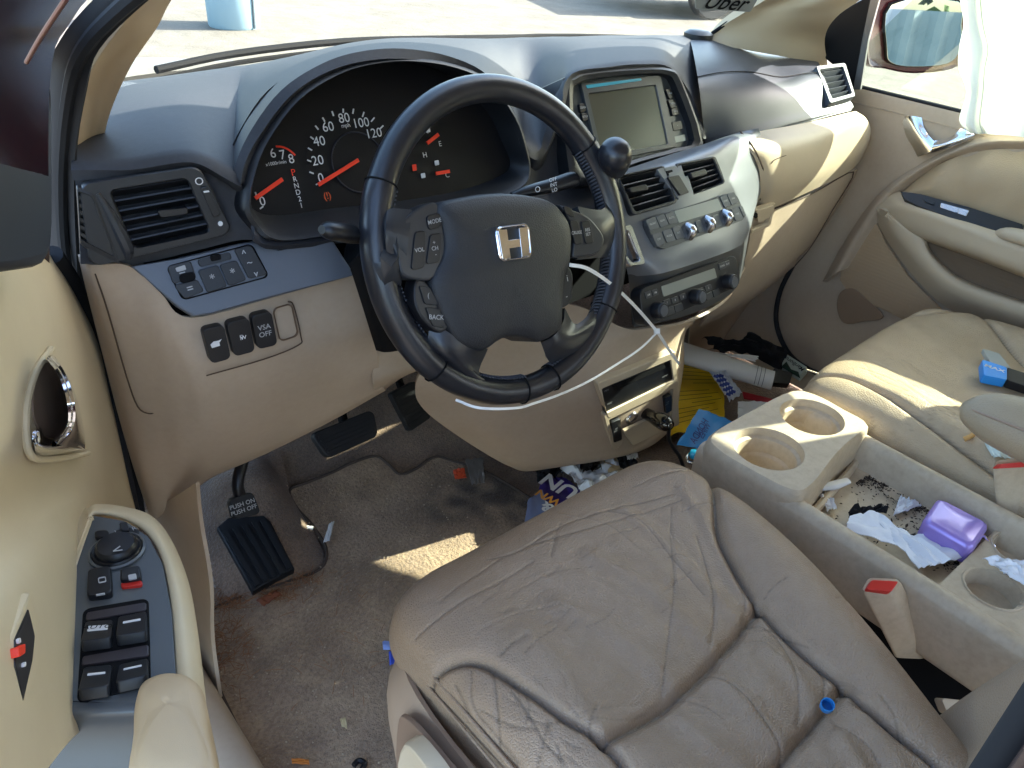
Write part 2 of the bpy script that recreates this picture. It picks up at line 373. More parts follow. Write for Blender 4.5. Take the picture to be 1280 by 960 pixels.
# sticker in the windscreen corner
PS = Pl3(at(872, -6, y=.34), at(950, -14, y=.30), at(868, 14, y=.36))
stq = [PS.hit(868, -22), PS.hit(965, -32), PS.hit(938, 15), PS.hit(869, 11)]
st = ob('window_sticker', rb(stq, .0005, .0005, .004), mat('sticker_grey', '9a9c98', .5), body)
mid = PS.hit(909, 3); dr = PS.hit(930, 6)-PS.hit(886, 3)
ob('sticker_lettering', text('Uber', mid, dr, PS.hit(905, -10)-mid, .052, .01, lift=.002), M['matt'], st)

# ------------------------------------------------------------------ driver floor mat
mo = [(262, 772), (262, 832), (300, 920), (345, 1010), (620, 1010), (760, 900), (740, 700), (620, 600), (560, 578), (540, 576), (520, 590), (500, 597), (486, 585), (469, 574), (440, 583), (416, 595), (385, 607), (362, 617), (372, 640), (392, 662), (408, 690), (400, 716), (350, 735), (300, 752)]
def onfloor(px, py, lift=0):
    d = ray(px, py); s = 0.2
    for _ in range(400):
        q = CP+d*s
        if q[2] <= fz(q[0], q[1])+lift: break
        s += .005
    for _ in range(3):
        q = CP+d*s; s += (q[2]-fz(q[0], q[1])-lift)/(-d[2]+.3)
    return CP+d*s
def poly_sheet(outline, zf, step=.012, th=.006):
    """flat-ish sheet filling an outline, following the floor height"""
    out = [Vector((p[0], p[1], 0)) for p in outline]
    bm = bmesh.new(); vs = [bm.verts.new(v) for v in out]; bm.faces.new(vs)
    x0, x1 = min(v.x for v in out), max(v.x for v in out); y0, y1 = min(v.y for v in out), max(v.y for v in out)
    for a, b, ax in ((x0, x1, (1, 0, 0)), (y0, y1, (0, 1, 0))):
        k = int((b-a)/step)
        for i in range(1, k):
            g = bm.verts[:]+bm.edges[:]+bm.faces[:]; c = a+(b-a)*i/k
            bmesh.ops.bisect_plane(bm, geom=g, plane_co=(c*ax[0], c*ax[1], 0), plane_no=ax)
    bmesh.ops.triangulate(bm, faces=[f for f in bm.faces if len(f.verts) > 4])
    bm.verts.index_update(); V = A_([(v.co.x, v.co.y, zf(v.co.x, v.co.y)) for v in bm.verts]); F = [tuple(v.index for v in f.verts) for f in bm.faces]
    E = [(e.verts[0].index, e.verts[1].index) for e in bm.edges if len(e.link_faces) == 1]; bm.free()
    if th:
        k = len(V); V = np.concatenate([V, V-A_([0, 0, th])]); F = F+[tuple(i+k for i in f[::-1]) for f in F]+[(a, b, b+k, a+k) for a, b in E]
    return V, F
mc = crc([onfloor(*p) for p in mo], 4)
MATZ = .008
def mz(x, y): return fz(x, y)+MATZ+.003*noise.noise(Vector((x*9, y*9, 2)))
fm = thing('floor_mat', (-.35, .1, .0), 'worn beige carpet mat with dark grime in the driver footwell', 'floor mat')
ob('carpet_pad', poly_sheet(mc, mz, .010, .010), M['mat'], fm, smooth=60)
cpd = bpy.data.objects['carpet_pad']; st_ = [(onfloor(*p), r, a) for p, r, a in (((605, 628), .075, .75), ((640, 610), .06, .7), ((560, 620), .05, .4), ((450, 618), .03, .45), ((655, 640), .05, .6), ((330, 830), .05, .3), ((470, 720), .07, .25), ((540, 650), .05, .35))]
wa = cpd.data.attributes.new('wear', 'FLOAT', 'POINT'); lo_ = Vector(fm.location)
wa.data.foreach_set('value', [min(.85, sum(a*math.exp(-((v.co.x+lo_.x-c[0])**2+(v.co.y+lo_.y-c[1])**2)/r**2) for c, r, a in st_)*(.75+.8*noise.noise(Vector((v.co.x*30, v.co.y*30, 1))))) for v in cpd.data.vertices])
ob('binding', tube([(p[0], p[1], mz(p[0], p[1])-.001) for p in mc], .0035, 6, 1, closed=True), mat('mat_binding', '4b3d33', .9), fm)
# ------------------------------------------------------------------ dashboard
dash = thing('dashboard', (0, .3, .3), 'full-width dashboard with dark blue-grey top, silver trim and tan lower panels', 'dashboard')
Z0 = .765
ob('light_block', box((0, .46, .485), (1.40, .24, .37)), M['matt'], dash)  # added out of sight to stop sunlight passing through the hollow dashboard
def T(px, py, z=Z0): return at(px, py, z=z)
def Y(px, py, y): return at(px, py, y=y)
lipo = [(318, 283, .12), (305, 258, .125), (312, 215, .135), (330, 172, .15), (368, 122, .155), (416, 91, .165), (460, 77, .168), (510, 73, .168), (565, 81, .168), (610, 102, .165), (642, 145, .16), (655, 182, .15), (660, 212, .145), (650, 232, .13), (600, 254, .12), (520, 272, .115), (440, 286, .11), (370, 298, .11), (336, 297, .11)]
L0 = crc([Y(*p) for p in lipo], 4)
cen = L0.mean(0)
def LP(k, sc, dy): return cen+(L0[4*k]-cen)*A_([sc, 1, sc])+A_([0, dy, 0])
# top pad, columns from left to right: windscreen edge, middle, rear edge, roll under
cols = [
 (T(128, 118, .75), Y(92, 208, .20), Y(93, 222, .185)),
 (T(150, 109), Y(160, 203, .18), Y(170, 216, .17)),
 (T(215, 100), Y(235, 192, .165), Y(248, 206, .155)),
 (T(270, 92), Y(285, 212, .15), Y(282, 222, .145)),
 (T(297, 88), Y(300, 222, .148), Y(299, 232, .14)),
 (T(308, 87), LP(2, 1.034, .014), LP(2, 1.026, .008)),
 (T(325, 84), LP(3, 1.034, .014), LP(3, 1.026, .008)),
 (T(365, 77), LP(4, 1.034, .014), LP(4, 1.026, .008)),
 (T(412, 70), LP(5, 1.034, .014), LP(5, 1.026, .008)),
 (T(455, 64), LP(6, 1.034, .014), LP(6, 1.026, .008)),
 (T(505, 59), LP(7, 1.034, .014), LP(7, 1.026, .008)),
 (T(560, 55), LP(8, 1.034, .014), LP(8, 1.026, .008)),
 (T(600, 53), LP(9, 1.034, .014), LP(9, 1.026, .008)),
 (T(632, 52), LP(10, 1.034, .014), LP(10, 1.026, .008)),
 (T(652, 51), LP(11, 1.034, .014), LP(11, 1.026, .008)),
 (T(665, 51), Y(676, 175, .17), Y(668, 215, .165)),
 (T(690, 50), Y(700, 120, .19), Y(697, 150, .17)),
 (T(720, 50), Y(716, 92, .205), Y(712, 98, .195)),
 (T(755, 49), Y(762, 82, .21), Y(762, 88, .20)),
 (T(790, 49), Y(800, 79, .21), Y(800, 85, .20)),
 (T(820, 48), Y(833, 82, .21), Y(832, 88, .20)),
 (T(845, 48), Y(856, 108, .205), Y(853, 112, .195)),
 (T(858, 48), Y(866, 128, .195), Y(862, 132, .185)),
 (T(866, 48), Y(879, 168, .165), Y(874, 172, .155)),
]
rows = [[], [], [], []]
for a, c, d in cols:
    b = (a+c)/2+A_([0, 0, .010]); rows[0].append(a+A_([0, .02, -.03])); rows[1].append(a); rows[2].append(b); rows[3].append(c)
rows.append([d for a, c, d in cols])
rows = [rows[0], rows[1], rows[2], rows[3], rows[4]]
pad = ob('top_pad', sheet(rows, 5, 5, .006), M['dash'], dash)
# passenger side pad (airbag door) : wide sweep down to the tan shelf
pc = [
 (T(860, 48), Y(872, 96, .205), Y(882, 182, .15), Y(884, 196, .14)),
 (T(880, 47), Y(905, 90, .21), Y(920, 168, .13), Y(922, 180, .12)),
 (T(900, 50, .75), Y(940, 90, .21), Y(965, 152, .125), Y(967, 164, .115)),
 (T(940, 60, .74), Y(975, 96, .20), Y(1010, 141, .125), Y(1011, 152, .115)),
 (T(985, 70, .735), Y(1005, 92, .19), Y(1040, 134, .125), Y(1040, 144, .115)),
 (T(1020, 78, .73), Y(1030, 90, .18), Y(1064, 128, .125), Y(1064, 138, .115)),
]
rows = [[], [], [], [], []]
for a, b, c, d in pc:
    rows[0].append(a+A_([0, .02, -.03])); rows[1].append(a+A_([0, 0, .002])); rows[2].append(b); rows[3].append(c); rows[4].append(d)
M['passpad'] = mat('passenger_pad', '33373e', .42, bump=grain, var=[(5, '3c4047', .5)], spec=.45)
PR = Pl3(Y(1018, 84, .196), Y(1054, 80, .188), Y(1036, 130, .126))
pp = ob('airbag_door', cut(sheet(rows, 16, 16), PR, [PR.q([(1022, 88), (1053, 84), (1064, 119), (1039, 126)])]), M['passpad'], dash)
ob('seam', tube([Y(872, 96, .203), Y(905, 90, .207), Y(940, 90, .207), Y(975, 96, .197), Y(1005, 92, .187), Y(1030, 90, .177)], .0009, 6), M['matt'], pp)
# left face of the pad beside the cluster
rows = [[Y(92, 205, .19), Y(160, 203, .175), Y(235, 194, .16), Y(285, 212, .145), Y(312, 235, .135)],
        [Y(97, 265, .18), Y(160, 255, .17), Y(250, 245, .155), Y(290, 255, .14), Y(312, 265, .13)],
        [Y(101, 330, .17), Y(170, 330, .16), Y(250, 312, .145), Y(300, 300, .13), Y(330, 302, .12)]]
ob('side_face', sheet(rows, 4, 4, .006), M['dash'], dash)
# middle face between the cluster hood and the display, behind the wheel
rows = [[Y(640, 130, .17), Y(668, 190, .165), Y(700, 120, .19), Y(716, 95, .20)],
        [Y(655, 215, .15), Y(675, 230, .15), Y(700, 215, .155), Y(722, 205, .16)],
        [Y(640, 262, .12), Y(680, 262, .12), Y(715, 262, .12), Y(760, 262, .11)]]
ob('centre_face', sheet(rows, 4, 4, .006), M['dash'], dash)

# ---------------- instrument cluster
def shrink(s, dy, dz=0): return cen+(L0-cen)*A_([s, 1, s])+A_([0, dy, dz])
rings = [cen+(L0-cen)*A_([1.03, 1, 1.04])+A_([0, .022, 0]), cen+(L0-cen)*A_([1.02, 1, 1.03])+A_([0, .006, 0]), cen+(L0-cen)*A_([1.008, 1, 1.012])+A_([0, -.004, 0]), shrink(.985, -.007), shrink(.955, .002), shrink(.93, .03), shrink(.90, .055)]
k = len(L0); clu = ob('instrument_cluster', (np.concatenate(rings), gridfaces(len(rings), k, True)), M['darkface'], dash)
PG = Pl(cen+A_([0, .050, 0]), (1, 0, 0), (0, math.sin(rad(24)), math.cos(rad(24))))
back = A_([PG.p(*(lambda q: (q@PG.r, q@PG.u))(v-PG.o), 0) for v in shrink(1.0, .05)])
ob('gauge_face', (np.concatenate([back, [back.mean(0)]]), [(i, (i+1) % k, k) for i in range(k)]), M['gauge'], clu, smooth=0)
mk = []; mk1 = []; mk3 = []; red = []
def gt(s, px, py, size, lst=mk, b=.0): c = PG.hit(px, py, .002); lst.append(text(s, c, PG.r, PG.u, size, b))
def tick(p, q, w=.0015, lst=mk): lst.append(bar(PG.hit(*p, .002), PG.hit(*q, .002), PG.n, w, .0012))
for s, x, y in (('0', 401, 223), ('20', 397, 201), ('40', 399, 177), ('60', 410, 159), ('80', 430, 148), ('100', 451, 154), ('120', 467, 167)): gt(s, x, y, .0158, b=.0)
gt('mph', 432, 157, .007)
for p, q in (((395, 231), (400, 228)), ((387, 215), (392, 217)), ((384, 200), (389, 202)), ((385, 185), (390, 188)), ((388, 171), (392, 174)), ((394, 157), (398, 162)), ((403, 147), (406, 152)), ((415, 139), (417, 145)), ((429, 136), (429, 141)), ((442, 136), (441, 142)), ((455, 140), (453, 146)), ((468, 147), (464, 152)), ((479, 157), (475, 161))): tick(p, q)
for s, x, y in (('7', 353, 194), ('8', 364, 199), ('0', 328, 252), ('6', 341, 192)): gt(s, x, y, .015, mk1)
gt('x1000r/min', 345, 204, .0055, mk1); tick((319, 240), (321, 246), lst=mk1); tick((325, 261), (329, 258), lst=mk1)
mk4 = []
for i, ch in enumerate('PRND21'): gt(ch, 366.5+2*i, 216+8.2*i, .011 if i == 0 else .0085, red if i == 0 else mk4)
for s, x, y in (('E', 550, 180), ('H', 531, 194), ('C', 559, 219), ('F', 535, 164)): gt(s, x, y, .0095, mk3)
for x, y in ((535, 163), (546, 204), (529, 220)): mk3.append(rb([PG.hit(x-3, y-3, .002), PG.hit(x+2, y-4, .002), PG.hit(x+3, y+2, .002), PG.hit(x-2, y+3, .002)], .0005, .0005, .001, .0002))
ob('gear_indicator', mk4, M['white'], clu, smooth=0); ob('speedometer_scale', mk, M['white'], clu, smooth=0); ob('tachometer_scale', mk1, M['white'], clu, smooth=0); ob('fuel_gauge_scale', mk3, M['white'], clu, smooth=0)
def needle(p, q, w): return bar(PG.hit(*p, .006), PG.hit(*q, .006), PG.n, w, .002)
for nq in [needle((398, 231), (448, 200), .0045), needle((319, 248), (353, 224), .0045), needle((534, 179), (548, 168), .0045), needle((545, 217), (562, 214), .0045)]: ob('needle', nq, M['red'], clu, smooth=0)
arc = [PG.hit(x, y, .002) for x, y in ((345, 183), (354, 184), (362, 188), (369, 194))]
red.append(tube(arc, .0012, 6)); red.append(rb([PG.hit(515, 206, .002), PG.hit(520, 205, .002), PG.hit(521, 213, .002), PG.hit(516, 214, .002)], .0005, .0005, .001, .0002))
ob('redline', red, M['red'], clu, smooth=0)
ob('warning_lamp', [text('(!)', PG.hit(409, 245, .002), PG.r, PG.u, .011, .01)], M['orange'], clu, smooth=0)
sc = PG.hit(448, 203); prf = []
ob('gauge_ring', [tube([PG.p((sc-PG.o)@PG.r+.036*math.cos(g), (sc-PG.o)@PG.u+.036*math.sin(g), .001) for g in np.linspace(0, 2*math.pi, 40)[:-1]], .0009, 6, 1, True)], mat('gauge_ring', '2a2c36', .4), clu)
ob('cluster_foot', sheet([[Y(318, 279, .118), Y(350, 282, .15), Y(440, 268, .16), Y(540, 250, .16), Y(640, 230, .15)], [Y(318, 293, .11), Y(345, 303, .108), Y(440, 292, .108), Y(540, 275, .11), Y(655, 240, .125)], [Y(316, 302, .112), Y(345, 312, .11), Y(440, 302, .11), Y(540, 285, .112), Y(665, 248, .128)]], 4, 3, .004), M['dash'], clu)

# ---------------- vents
M['ventblack'] = mat('vent_black', '1a1c20', .4)
def vent(par, outer, inner, nsl, matf, tabq=None, depth=.035, twist=.55, h=.004, ro=.008, ri=.006, ns=1, name='air_vent'):
    """outer/inner 3D quads TL TR BR BL; slats run TL->TR"""
    v = ob(name, ringframe(outer, inner, h, .02, ro, ri, inn=depth), matf, par)
    n = qnorm([A_(p) for p in inner]); a, b, c, d = [A_(p) for p in inner]
    bk = [p-n*depth for p in (a, b, c, d)]
    ob('vent_duct', rb(bk, .001, .002, .003), M['matt'], v)
    sl = []
    for i in range(nsl):
        t = (i+.5)/nsl; p = a*(1-t)+d*t; q = b*(1-t)+c*t; dn = nrm(d-a); up = nrm(n*math.cos(twist)+dn*math.sin(-twist))
        sl.append(bar(p-n*.006, q-n*.006, np.cross(up, nrm(q-p)), .014, .0018))
    ob('slats', sl, matf if ns else M['ventblack'], v)
    vt = []
    for i in range(5):
        t = (i+.5)/5; vt.append(bar(a*(1-t)+b*t-n*.02, d*(1-t)+c*t-n*.02, np.cross(nrm(d-a), n), .012, .0012))
    ob('vanes', vt, M['ventblack'], v)
    if tabq is not None: ob('tab', rb(tabq, .006, .006, .002, .0015), M['black'], v)
    return v
PVL = Pl3(Y(97, 230, .175), Y(247, 206, .15), Y(110, 332, .165))
q = PVL.q([(97, 230), (249, 206), (292, 290), (112, 334)], .006)
qi = PVL.q([(137, 237), (233, 222), (262, 289), (168, 310)], .006)
v = vent(dash, q, qi, 6, M['darkface'], PVL.q([(195, 262), (233, 258), (235, 266), (200, 271)], .006), ro=.012)
qs = PVL.q([(98, 240), (113, 245), (142, 319), (101, 297)], .007)
ob('side_outlet', [ringframe(PVL.q([(95, 232), (118, 240), (152, 331), (100, 306)], .006), qs, .004, .01, .004, .002)], M['darkface'], v)
ob('side_outlet_mesh', [rb(qs, -.004, .004, .002)]+[bar(quadmap(qs, (0, t))+PVL.n*.001, quadmap(qs, (1, t+.03))+PVL.n*.001, PVL.n, .003, .003) for t in np.linspace(.1, .9, 6)]+[bar(quadmap(qs, (t, .02))+PVL.n*.001, quadmap(qs, (t, .98))+PVL.n*.001, PVL.n, .002, .003) for t in (.33, .66)], M['ventblack'], v)
ob('vent_rim', [tube([PVL.hit(*p, .011) for p in ((122, 242), (135, 262), (150, 290), (160, 312), (160, 324))], [.002, .004, .006, .006, .003], 8)], M['spoke'], v)
ob('thumbwheel', [rb(PVL.q([(250, 234), (258, 232), (276, 268), (267, 272)], .011), .002, .004, .002)], M['black'], v)
ob('thumbwheel_mark', [text('O', PVL.hit(249, 227, .0112), PVL.r, PVL.u, .011)], M['white'], v, smooth=0)
ob('thumbwheel_mark', [rb(PVL.q([(272, 277), (278, 276), (279, 282), (273, 283)], .0105), .001, .001, .0025, .0003)], M['white'], v, smooth=0)
ob('thumbwheel_mark', [rb(PVL.q([(254, 239), (261, 238), (262, 240), (255, 241)], .0135), .0004, .001, .0003, .0001)], M['white'], v)

# ---------------- silver trim on the driver side and its switches
PSL = Pl3(Y(165, 333, .155), Y(420, 297, .11), Y(240, 397, .12))
so_ = [(163, 333), (220, 323), (290, 306), (318, 301), (350, 312), (416, 300), (430, 322), (444, 344), (340, 372), (262, 393), (240, 396), (221, 384), (190, 357)]
tr = ob('silver_trim', plate(PSL.q(so_, .004), PSL.n, .0, .012, .003), mat('left_trim_silver', '5b6068', .38, .3, bump=[('noise', 500, .03, .0005)]), dash, smooth=30)
ob('switch_bezel', ringframe(PSL.q([(207, 333), (315, 304), (337, 346), (228, 376)], .005), PSL.q([(209, 334), (314, 306), (335, 345), (229, 374)], .005), .001, .002, .006, .006), M['matt'], tr)
def keys(par, pl, quads, matl, h=.003, lift=.0, r=.003, name='button', marks=None, msize=.007, d=.006):
    for i, qd in enumerate(quads):
        c4 = pl.q(qd, lift); o = ob(name, rb(c4, h, d, r, .0008), matl, par)
        if marks and marks[i]:
            cc = sum(c4)/4; ob('key_legend', text(marks[i], cc+pl.n*(h+.0), c4[1]-c4[0], c4[0]-c4[3], msize, .01), M['greyink'], o, smooth=0)
sw = tr
keys(tr, PSL, [[(209, 333), (238, 326), (245, 347), (216, 355)], [(217, 357), (246, 349), (255, 364), (231, 374)]], M['black'], lift=.005, marks=['=', '='], msize=.012)
keys(tr, PSL, [[(246, 325), (287, 315), (290, 324), (250, 334)]], M['black'], lift=.005)
keys(tr, PSL, [[(247, 338), (272, 331), (284, 358), (259, 366)], [(274, 331), (295, 325), (308, 350), (286, 358)]], M['black'], lift=.005, marks=['*', '*'], msize=.012)
keys(tr, PSL, [[(292, 312), (313, 306), (334, 343), (311, 349)]], M['black'], lift=.005)
ob('switch_legend', [text(a, PSL.hit(x, y, .0085), PSL.r, PSL.u, .01, .01) for a, x, y in (('^', 305, 317), ('v', 320, 342), ('~', 312, 328))]+[rb(PSL.q([(219, 335), (231, 331), (233, 337), (221, 340)], .008), .0005, .001, .001, .0003)], M['greyink'], tr, smooth=0)
ob('knob', rb(PSL.q([(262, 320), (275, 317), (277, 324), (264, 327)], .008), .003, .002, .002), M['matt'], tr)
ob('knob', rb(PSL.q([(223, 343), (243, 339), (245, 350), (226, 355)], .008), .004, .002, .004), M['matt'], tr)

# ---------------- tan lower panel on the driver side
rows = [[Y(97, 318, .20), Y(112, 331, .17), Y(160, 332, .155), Y(200, 366, .135), Y(238, 397, .125), Y(340, 372, .115), Y(448, 338, .105)],
        [Y(112, 380, .20), Y(130, 385, .17), Y(170, 395, .15), Y(205, 410, .13), Y(243, 425, .12), Y(345, 402, .11), Y(456, 372, .10)],
        [Y(130, 450, .21), Y(150, 458, .18), Y(186, 462, .155), Y(222, 463, .13), Y(262, 464, .115), Y(370, 435, .105), Y(468, 405, .10)],
        [Y(148, 520, .23), Y(166, 525, .20), Y(200, 524, .175), Y(232, 520, .15), Y(275, 512, .13), Y(380, 470, .12), Y(471, 432, .115)],
        [Y(170, 595, .26), Y(184, 600, .235), Y(212, 596, .215), Y(245, 582, .19), Y(300, 558, .17), Y(400, 510, .155), Y(475, 472, .14)],
        [Y(188, 646, .29), Y(200, 642, .27), Y(232, 622, .25), Y(262, 598, .235), Y(330, 568, .21), Y(410, 528, .19), Y(482, 488, .17)],
        [Y(194, 648, .31), Y(206, 640, .33), Y(236, 618, .33), Y(266, 592, .33), Y(334, 560, .31), Y(412, 522, .29), Y(484, 480, .27)]]
kp = ob('knee_panel', sheet(rows, 6, 6, .005), M['tan'], dash)
PK = Pl3(Y(245, 410, .118), Y(370, 378, .108), Y(262, 455, .112))
keys(kp, PK, [[(251, 410), (278, 404), (287, 446), (262, 453)], [(281, 402), (309, 395), (317, 437), (291, 444)], [(312, 393), (337, 387), (345, 429), (320, 435)]], M['black'], h=.006, lift=.003, r=.006, marks=['', 'P', 'VSA\nOFF'], msize=.0085, name='switch')
ob('switch_legend', [plate([PK.hit(x, y, .0095) for x, y in ((263, 431), (267, 427), (273, 426), (277, 424), (274, 428), (275, 432), (265, 435))], PK.n, .0004, .0004, .0001)]+[text('w', PK.hit(304, 421, .0095), PK.r, PK.u, .01)], M['white'], kp, smooth=0)
ob('blank_cover', [ringframe(PK.q([(341, 386), (365, 379), (374, 420), (350, 428)], .003), PK.q([(342, 387), (364, 380.5), (372.5, 419), (351, 426.5)], .003), .0006, .002, .006, .006)], mat('tan_joint_line', '6d5743', .6), kp)  # darker tan outline for the joint round the cover
ob('fuse_cover_line', tube([Y(119, 342, .168), Y(135, 390, .165), Y(158, 470, .17), Y(172, 508, .178), Y(186, 517, .178), Y(197, 514, .176)], .0009, 6), mat('gap_line', '4b3a2c', .8), kp)
def gapline(pts, par, r=.0009): return ob('seam', tube(pts, r, 6), bpy.data.materials['gap_line'], par)
gapline([Y(258, 469.5, .108), Y(330, 449, .103), Y(373, 431.5, .099), Y(376, 420, .100), Y(367, 382, .106), Y(360, 377, .107)], kp)
# tan shelf right of the column notch
rows = [[Y(460, 428, .135), Y(520, 408, .14), Y(600, 400, .15)], [Y(466, 455, .13), Y(522, 445, .135), Y(600, 430, .15)], [Y(468, 488, .15), Y(516, 465, .15), Y(600, 440, .17)], [Y(480, 488, .30), Y(520, 462, .30), Y(600, 430, .3)]]
ob('column_shelf', sheet(rows, 5, 5, .005), M['tan'], dash)

# ---------------- kick panel / left footwell trim
rows = [[at(176, 640, x=-.765), at(206, 628, x=-.755), at(245, 604, x=-.745)], [at(205, 690, x=-.76), at(222, 672, x=-.752), at(250, 655, x=-.742)], [at(228, 740, x=-.765), at(238, 735, x=-.76), at(262, 730, x=-.755)], [at(240, 830, x=-.775), at(250, 825, x=-.77), at(264, 800, x=-.765)], [at(252, 920, x=-.785), at(262, 915, x=-.78), at(275, 880, x=-.775)]]
kk = ob('kick_panel', sheet(rows, 5, 5, .005), M['tan'], dash)
ob('release_lever', rb([at(228, 694, x=-.745), at(236, 697, x=-.745), at(240, 733, x=-.745), at(229, 730, x=-.745)], .004, .01, .003), M['tan'], kk)

# ---------------- centre stack
PN = Pl(Y(790, 150, .17), (1, 0, 0), at(776, 113, y=.19)-at(790, 187, y=.148))
PNa = PN
no = [(703, 110), (712, 95), (735, 88), (800, 84), (838, 86), (853, 102), (879, 180), (850, 193), (800, 206), (762, 222), (735, 232), (712, 216)]
ni = [(716, 118), (722, 105), (742, 98), (800, 92), (832, 93), (845, 106), (868, 174), (845, 185), (798, 198), (762, 210), (742, 214), (722, 205)]
o_ = crc(PN.q(no, .012), 3); i_ = crc(PN.q(ni, .012), 3); kk_ = len(o_)
m2 = (o_*.5+i_*.5)
nav = ob('display_hood', (np.concatenate([o_-PN.n*.06, o_, m2+PN.n*.004, i_, i_-PN.n*.02]), gridfaces(5, kk_, True)), M['darkface'], dash)
face = ob('display_unit', plate(crc(PN.q(ni, .0), 3), PN.n, .0, .02, .001), mat('display_bezel', '42474a', .35, .2), nav)
scq = [(732, 110), (820, 98), (838, 182), (752, 200)]
ob('display_frame', ringframe(PN.q([(724, 104), (824, 94), (845, 184), (748, 204)], .003), PN.q([(734, 118), (818, 107), (833, 180), (752, 195)], .003), .003, .004, .004, .003), mat('display_frame', '33373a', .35), nav)
ob('screen', rb(PN.q([(732, 116), (819, 105), (834, 182), (751, 197)], .003), .0006, .002, .001, .0002), M['screen'], nav)
ob('accent_strip', rb(PN.q([(731, 107), (800, 98), (801, 101), (733, 111)], .0045), .0022, .002, .001, .0005), mat('teal_strip', '1f8fa8', .3), nav)  # plain teal strip along the top of the screen
keys(nav, PN, [[(831, 112), (838, 111), (843, 122), (836, 124)], [(834, 125), (843, 124), (846, 134), (838, 136)], [(838, 136), (847, 134), (849, 143), (840, 145)], [(839, 153), (851, 151), (853, 161), (841, 164)], [(723, 130), (731, 129), (733, 139), (725, 141)], [(726, 142), (733, 141), (735, 150), (728, 152)]], M['black'], h=.0015, lift=.003, r=.002, marks=['MAP', 'MENU', 'INFO', '+', 'ZOOM', 'SETUP'], msize=.0042)
ob('card_slot', rb(PN.q([(841, 171), (856, 168), (858, 176), (843, 179)], .003), .0005, .001, .001), M['lcd'], nav)

# silver fascia (hourglass shape) with the vents and the climate panel
PC = Pl3(Y(775, 235, .07), Y(900, 195, .07), Y(815, 320, .015))
# order: top left round to bottom right
rows = [[Y(742, 222, .115), Y(790, 209, .115), Y(835, 194, .12), Y(880, 180, .13), Y(915, 168, .13), Y(948, 160, .11)],
        [Y(752, 236, .08), Y(795, 222, .07), Y(840, 206, .07), Y(885, 190, .075), Y(920, 176, .085), Y(955, 180, .10)],
        [Y(760, 262, .06), Y(800, 262, .05), Y(850, 240, .045), Y(900, 226, .048), Y(930, 218, .06), Y(957, 205, .09)],
        [Y(772, 295, .045), Y(808, 296, .03), Y(860, 276, .025), Y(905, 262, .03), Y(935, 252, .045), Y(955, 225, .09)],
        [Y(780, 325, .035), Y(815, 326, .01), Y(868, 308, .005), Y(912, 294, .01), Y(936, 284, .025), Y(945, 258, .07)],
        [Y(786, 346, .04), Y(825, 342, .0), Y(872, 328, -.003), Y(915, 312, .0), Y(932, 300, .02), Y(938, 280, .05)]]
ob('silver_fascia', cut(sheet(rows, 14, 14), PC, [PC.q([(772, 221), (827, 209), (844, 252), (792, 267)]), PC.q([(844, 207), (891, 198), (904, 228), (863, 244)])]), M['silver'], dash)
fas = bpy.data.objects['silver_fascia']
vq = [PC.q([(770, 219), (829, 207), (846, 254), (790, 270)], .006), PC.q([(842, 205), (893, 195), (906, 229), (862, 246)], .006)]
vi = [PC.q([(773, 222), (826, 210), (842, 250), (793, 265)], .006), PC.q([(845, 208), (890, 199), (903, 228), (864, 243)], .006)]
tq = [PC.q([(783, 236), (804, 231), (808, 238), (786, 242)], .008), PC.q([(859, 217), (878, 212), (881, 219), (862, 224)], .008)]
for i in range(2): vent(dash, vq[i], vi[i], 5, M['darkface'], tq[i], ro=.006, ri=.004, h=.003, depth=.03)
hz = ob('hazard_panel', rb(PC.q([(819, 212), (843, 207), (864, 242), (846, 249)], .006), .003, .008, .003), M['silver'], dash)
ob('hazard_switch', rb(PC.q([(833, 222), (847, 219), (860, 241), (849, 245)], .010), .003, .002, .002), M['darkface'], hz)
ob('lamp_window', rb(PC.q([(832, 214), (840, 212), (842, 218), (834, 220)], .009), .001, .002, .001), M['matt'], hz)
# climate panel
PH = Pl3(PC.hit(815, 270), PC.hit(920, 240), PC.hit(822, 312))
cp = ob('climate_panel', rb(PH.q([(803, 275), (918, 240), (932, 274), (822, 314)], .006), .003, .01, .014), mat('panel_grey', '3c4044', .4, .1), dash)
ob('climate_display', rb(PH.q([(842, 264), (897, 248), (903, 262), (848, 279)], .009), .001, .002, .002), M['lcd'], cp)
keys(cp, PH, [[(806, 275), (818, 271), (824, 285), (812, 289)], [(819, 271), (829, 267), (835, 281), (825, 285)], [(830, 267), (841, 264), (847, 278), (836, 281)], [(814, 293), (825, 290), (831, 305), (821, 309)], [(827, 289), (838, 286), (844, 301), (833, 304)], [(839, 285), (849, 282), (856, 297), (845, 300)], [(899, 246), (907, 243), (913, 257), (905, 260)], [(908, 243), (917, 240), (923, 253), (914, 257)], [(913, 262), (922, 259), (928, 273), (919, 277)], [(923, 258), (927, 257), (932, 270), (929, 272)],
     [(868, 277), (875, 275), (880, 289), (873, 292)], [(889, 270), (897, 268), (902, 282), (894, 285)]], mat('key_grey', '4a4e52', .45), h=.0015, lift=.009, r=.0025, marks=['FRONT', 'REAR', 'AUTO', 'OFF', 'MODE', 'A/C', 'SYNC', 'FAN', 'PASS', '', '', ''], msize=.0042)
for x, y in ((862, 289), (886, 280), (908, 272)):
    c = PH.hit(x, y, .010); ob('toggle', tube([c-PH.u*.009-PH.n*.004, c+PH.n*.006, c+PH.u*.009-PH.n*.004], .007, 10), M['softchrome'], cp)

# shift gate ring under the silver fascia on the left
ob('shift_gate', [ringframe(PC.q([(762, 288), (788, 280), (806, 330), (786, 334)], .004), PC.q([(764, 293), (783, 287), (799, 326), (788, 328)], .004), .003, .01, .006, .006)], M['softchrome'], dash)

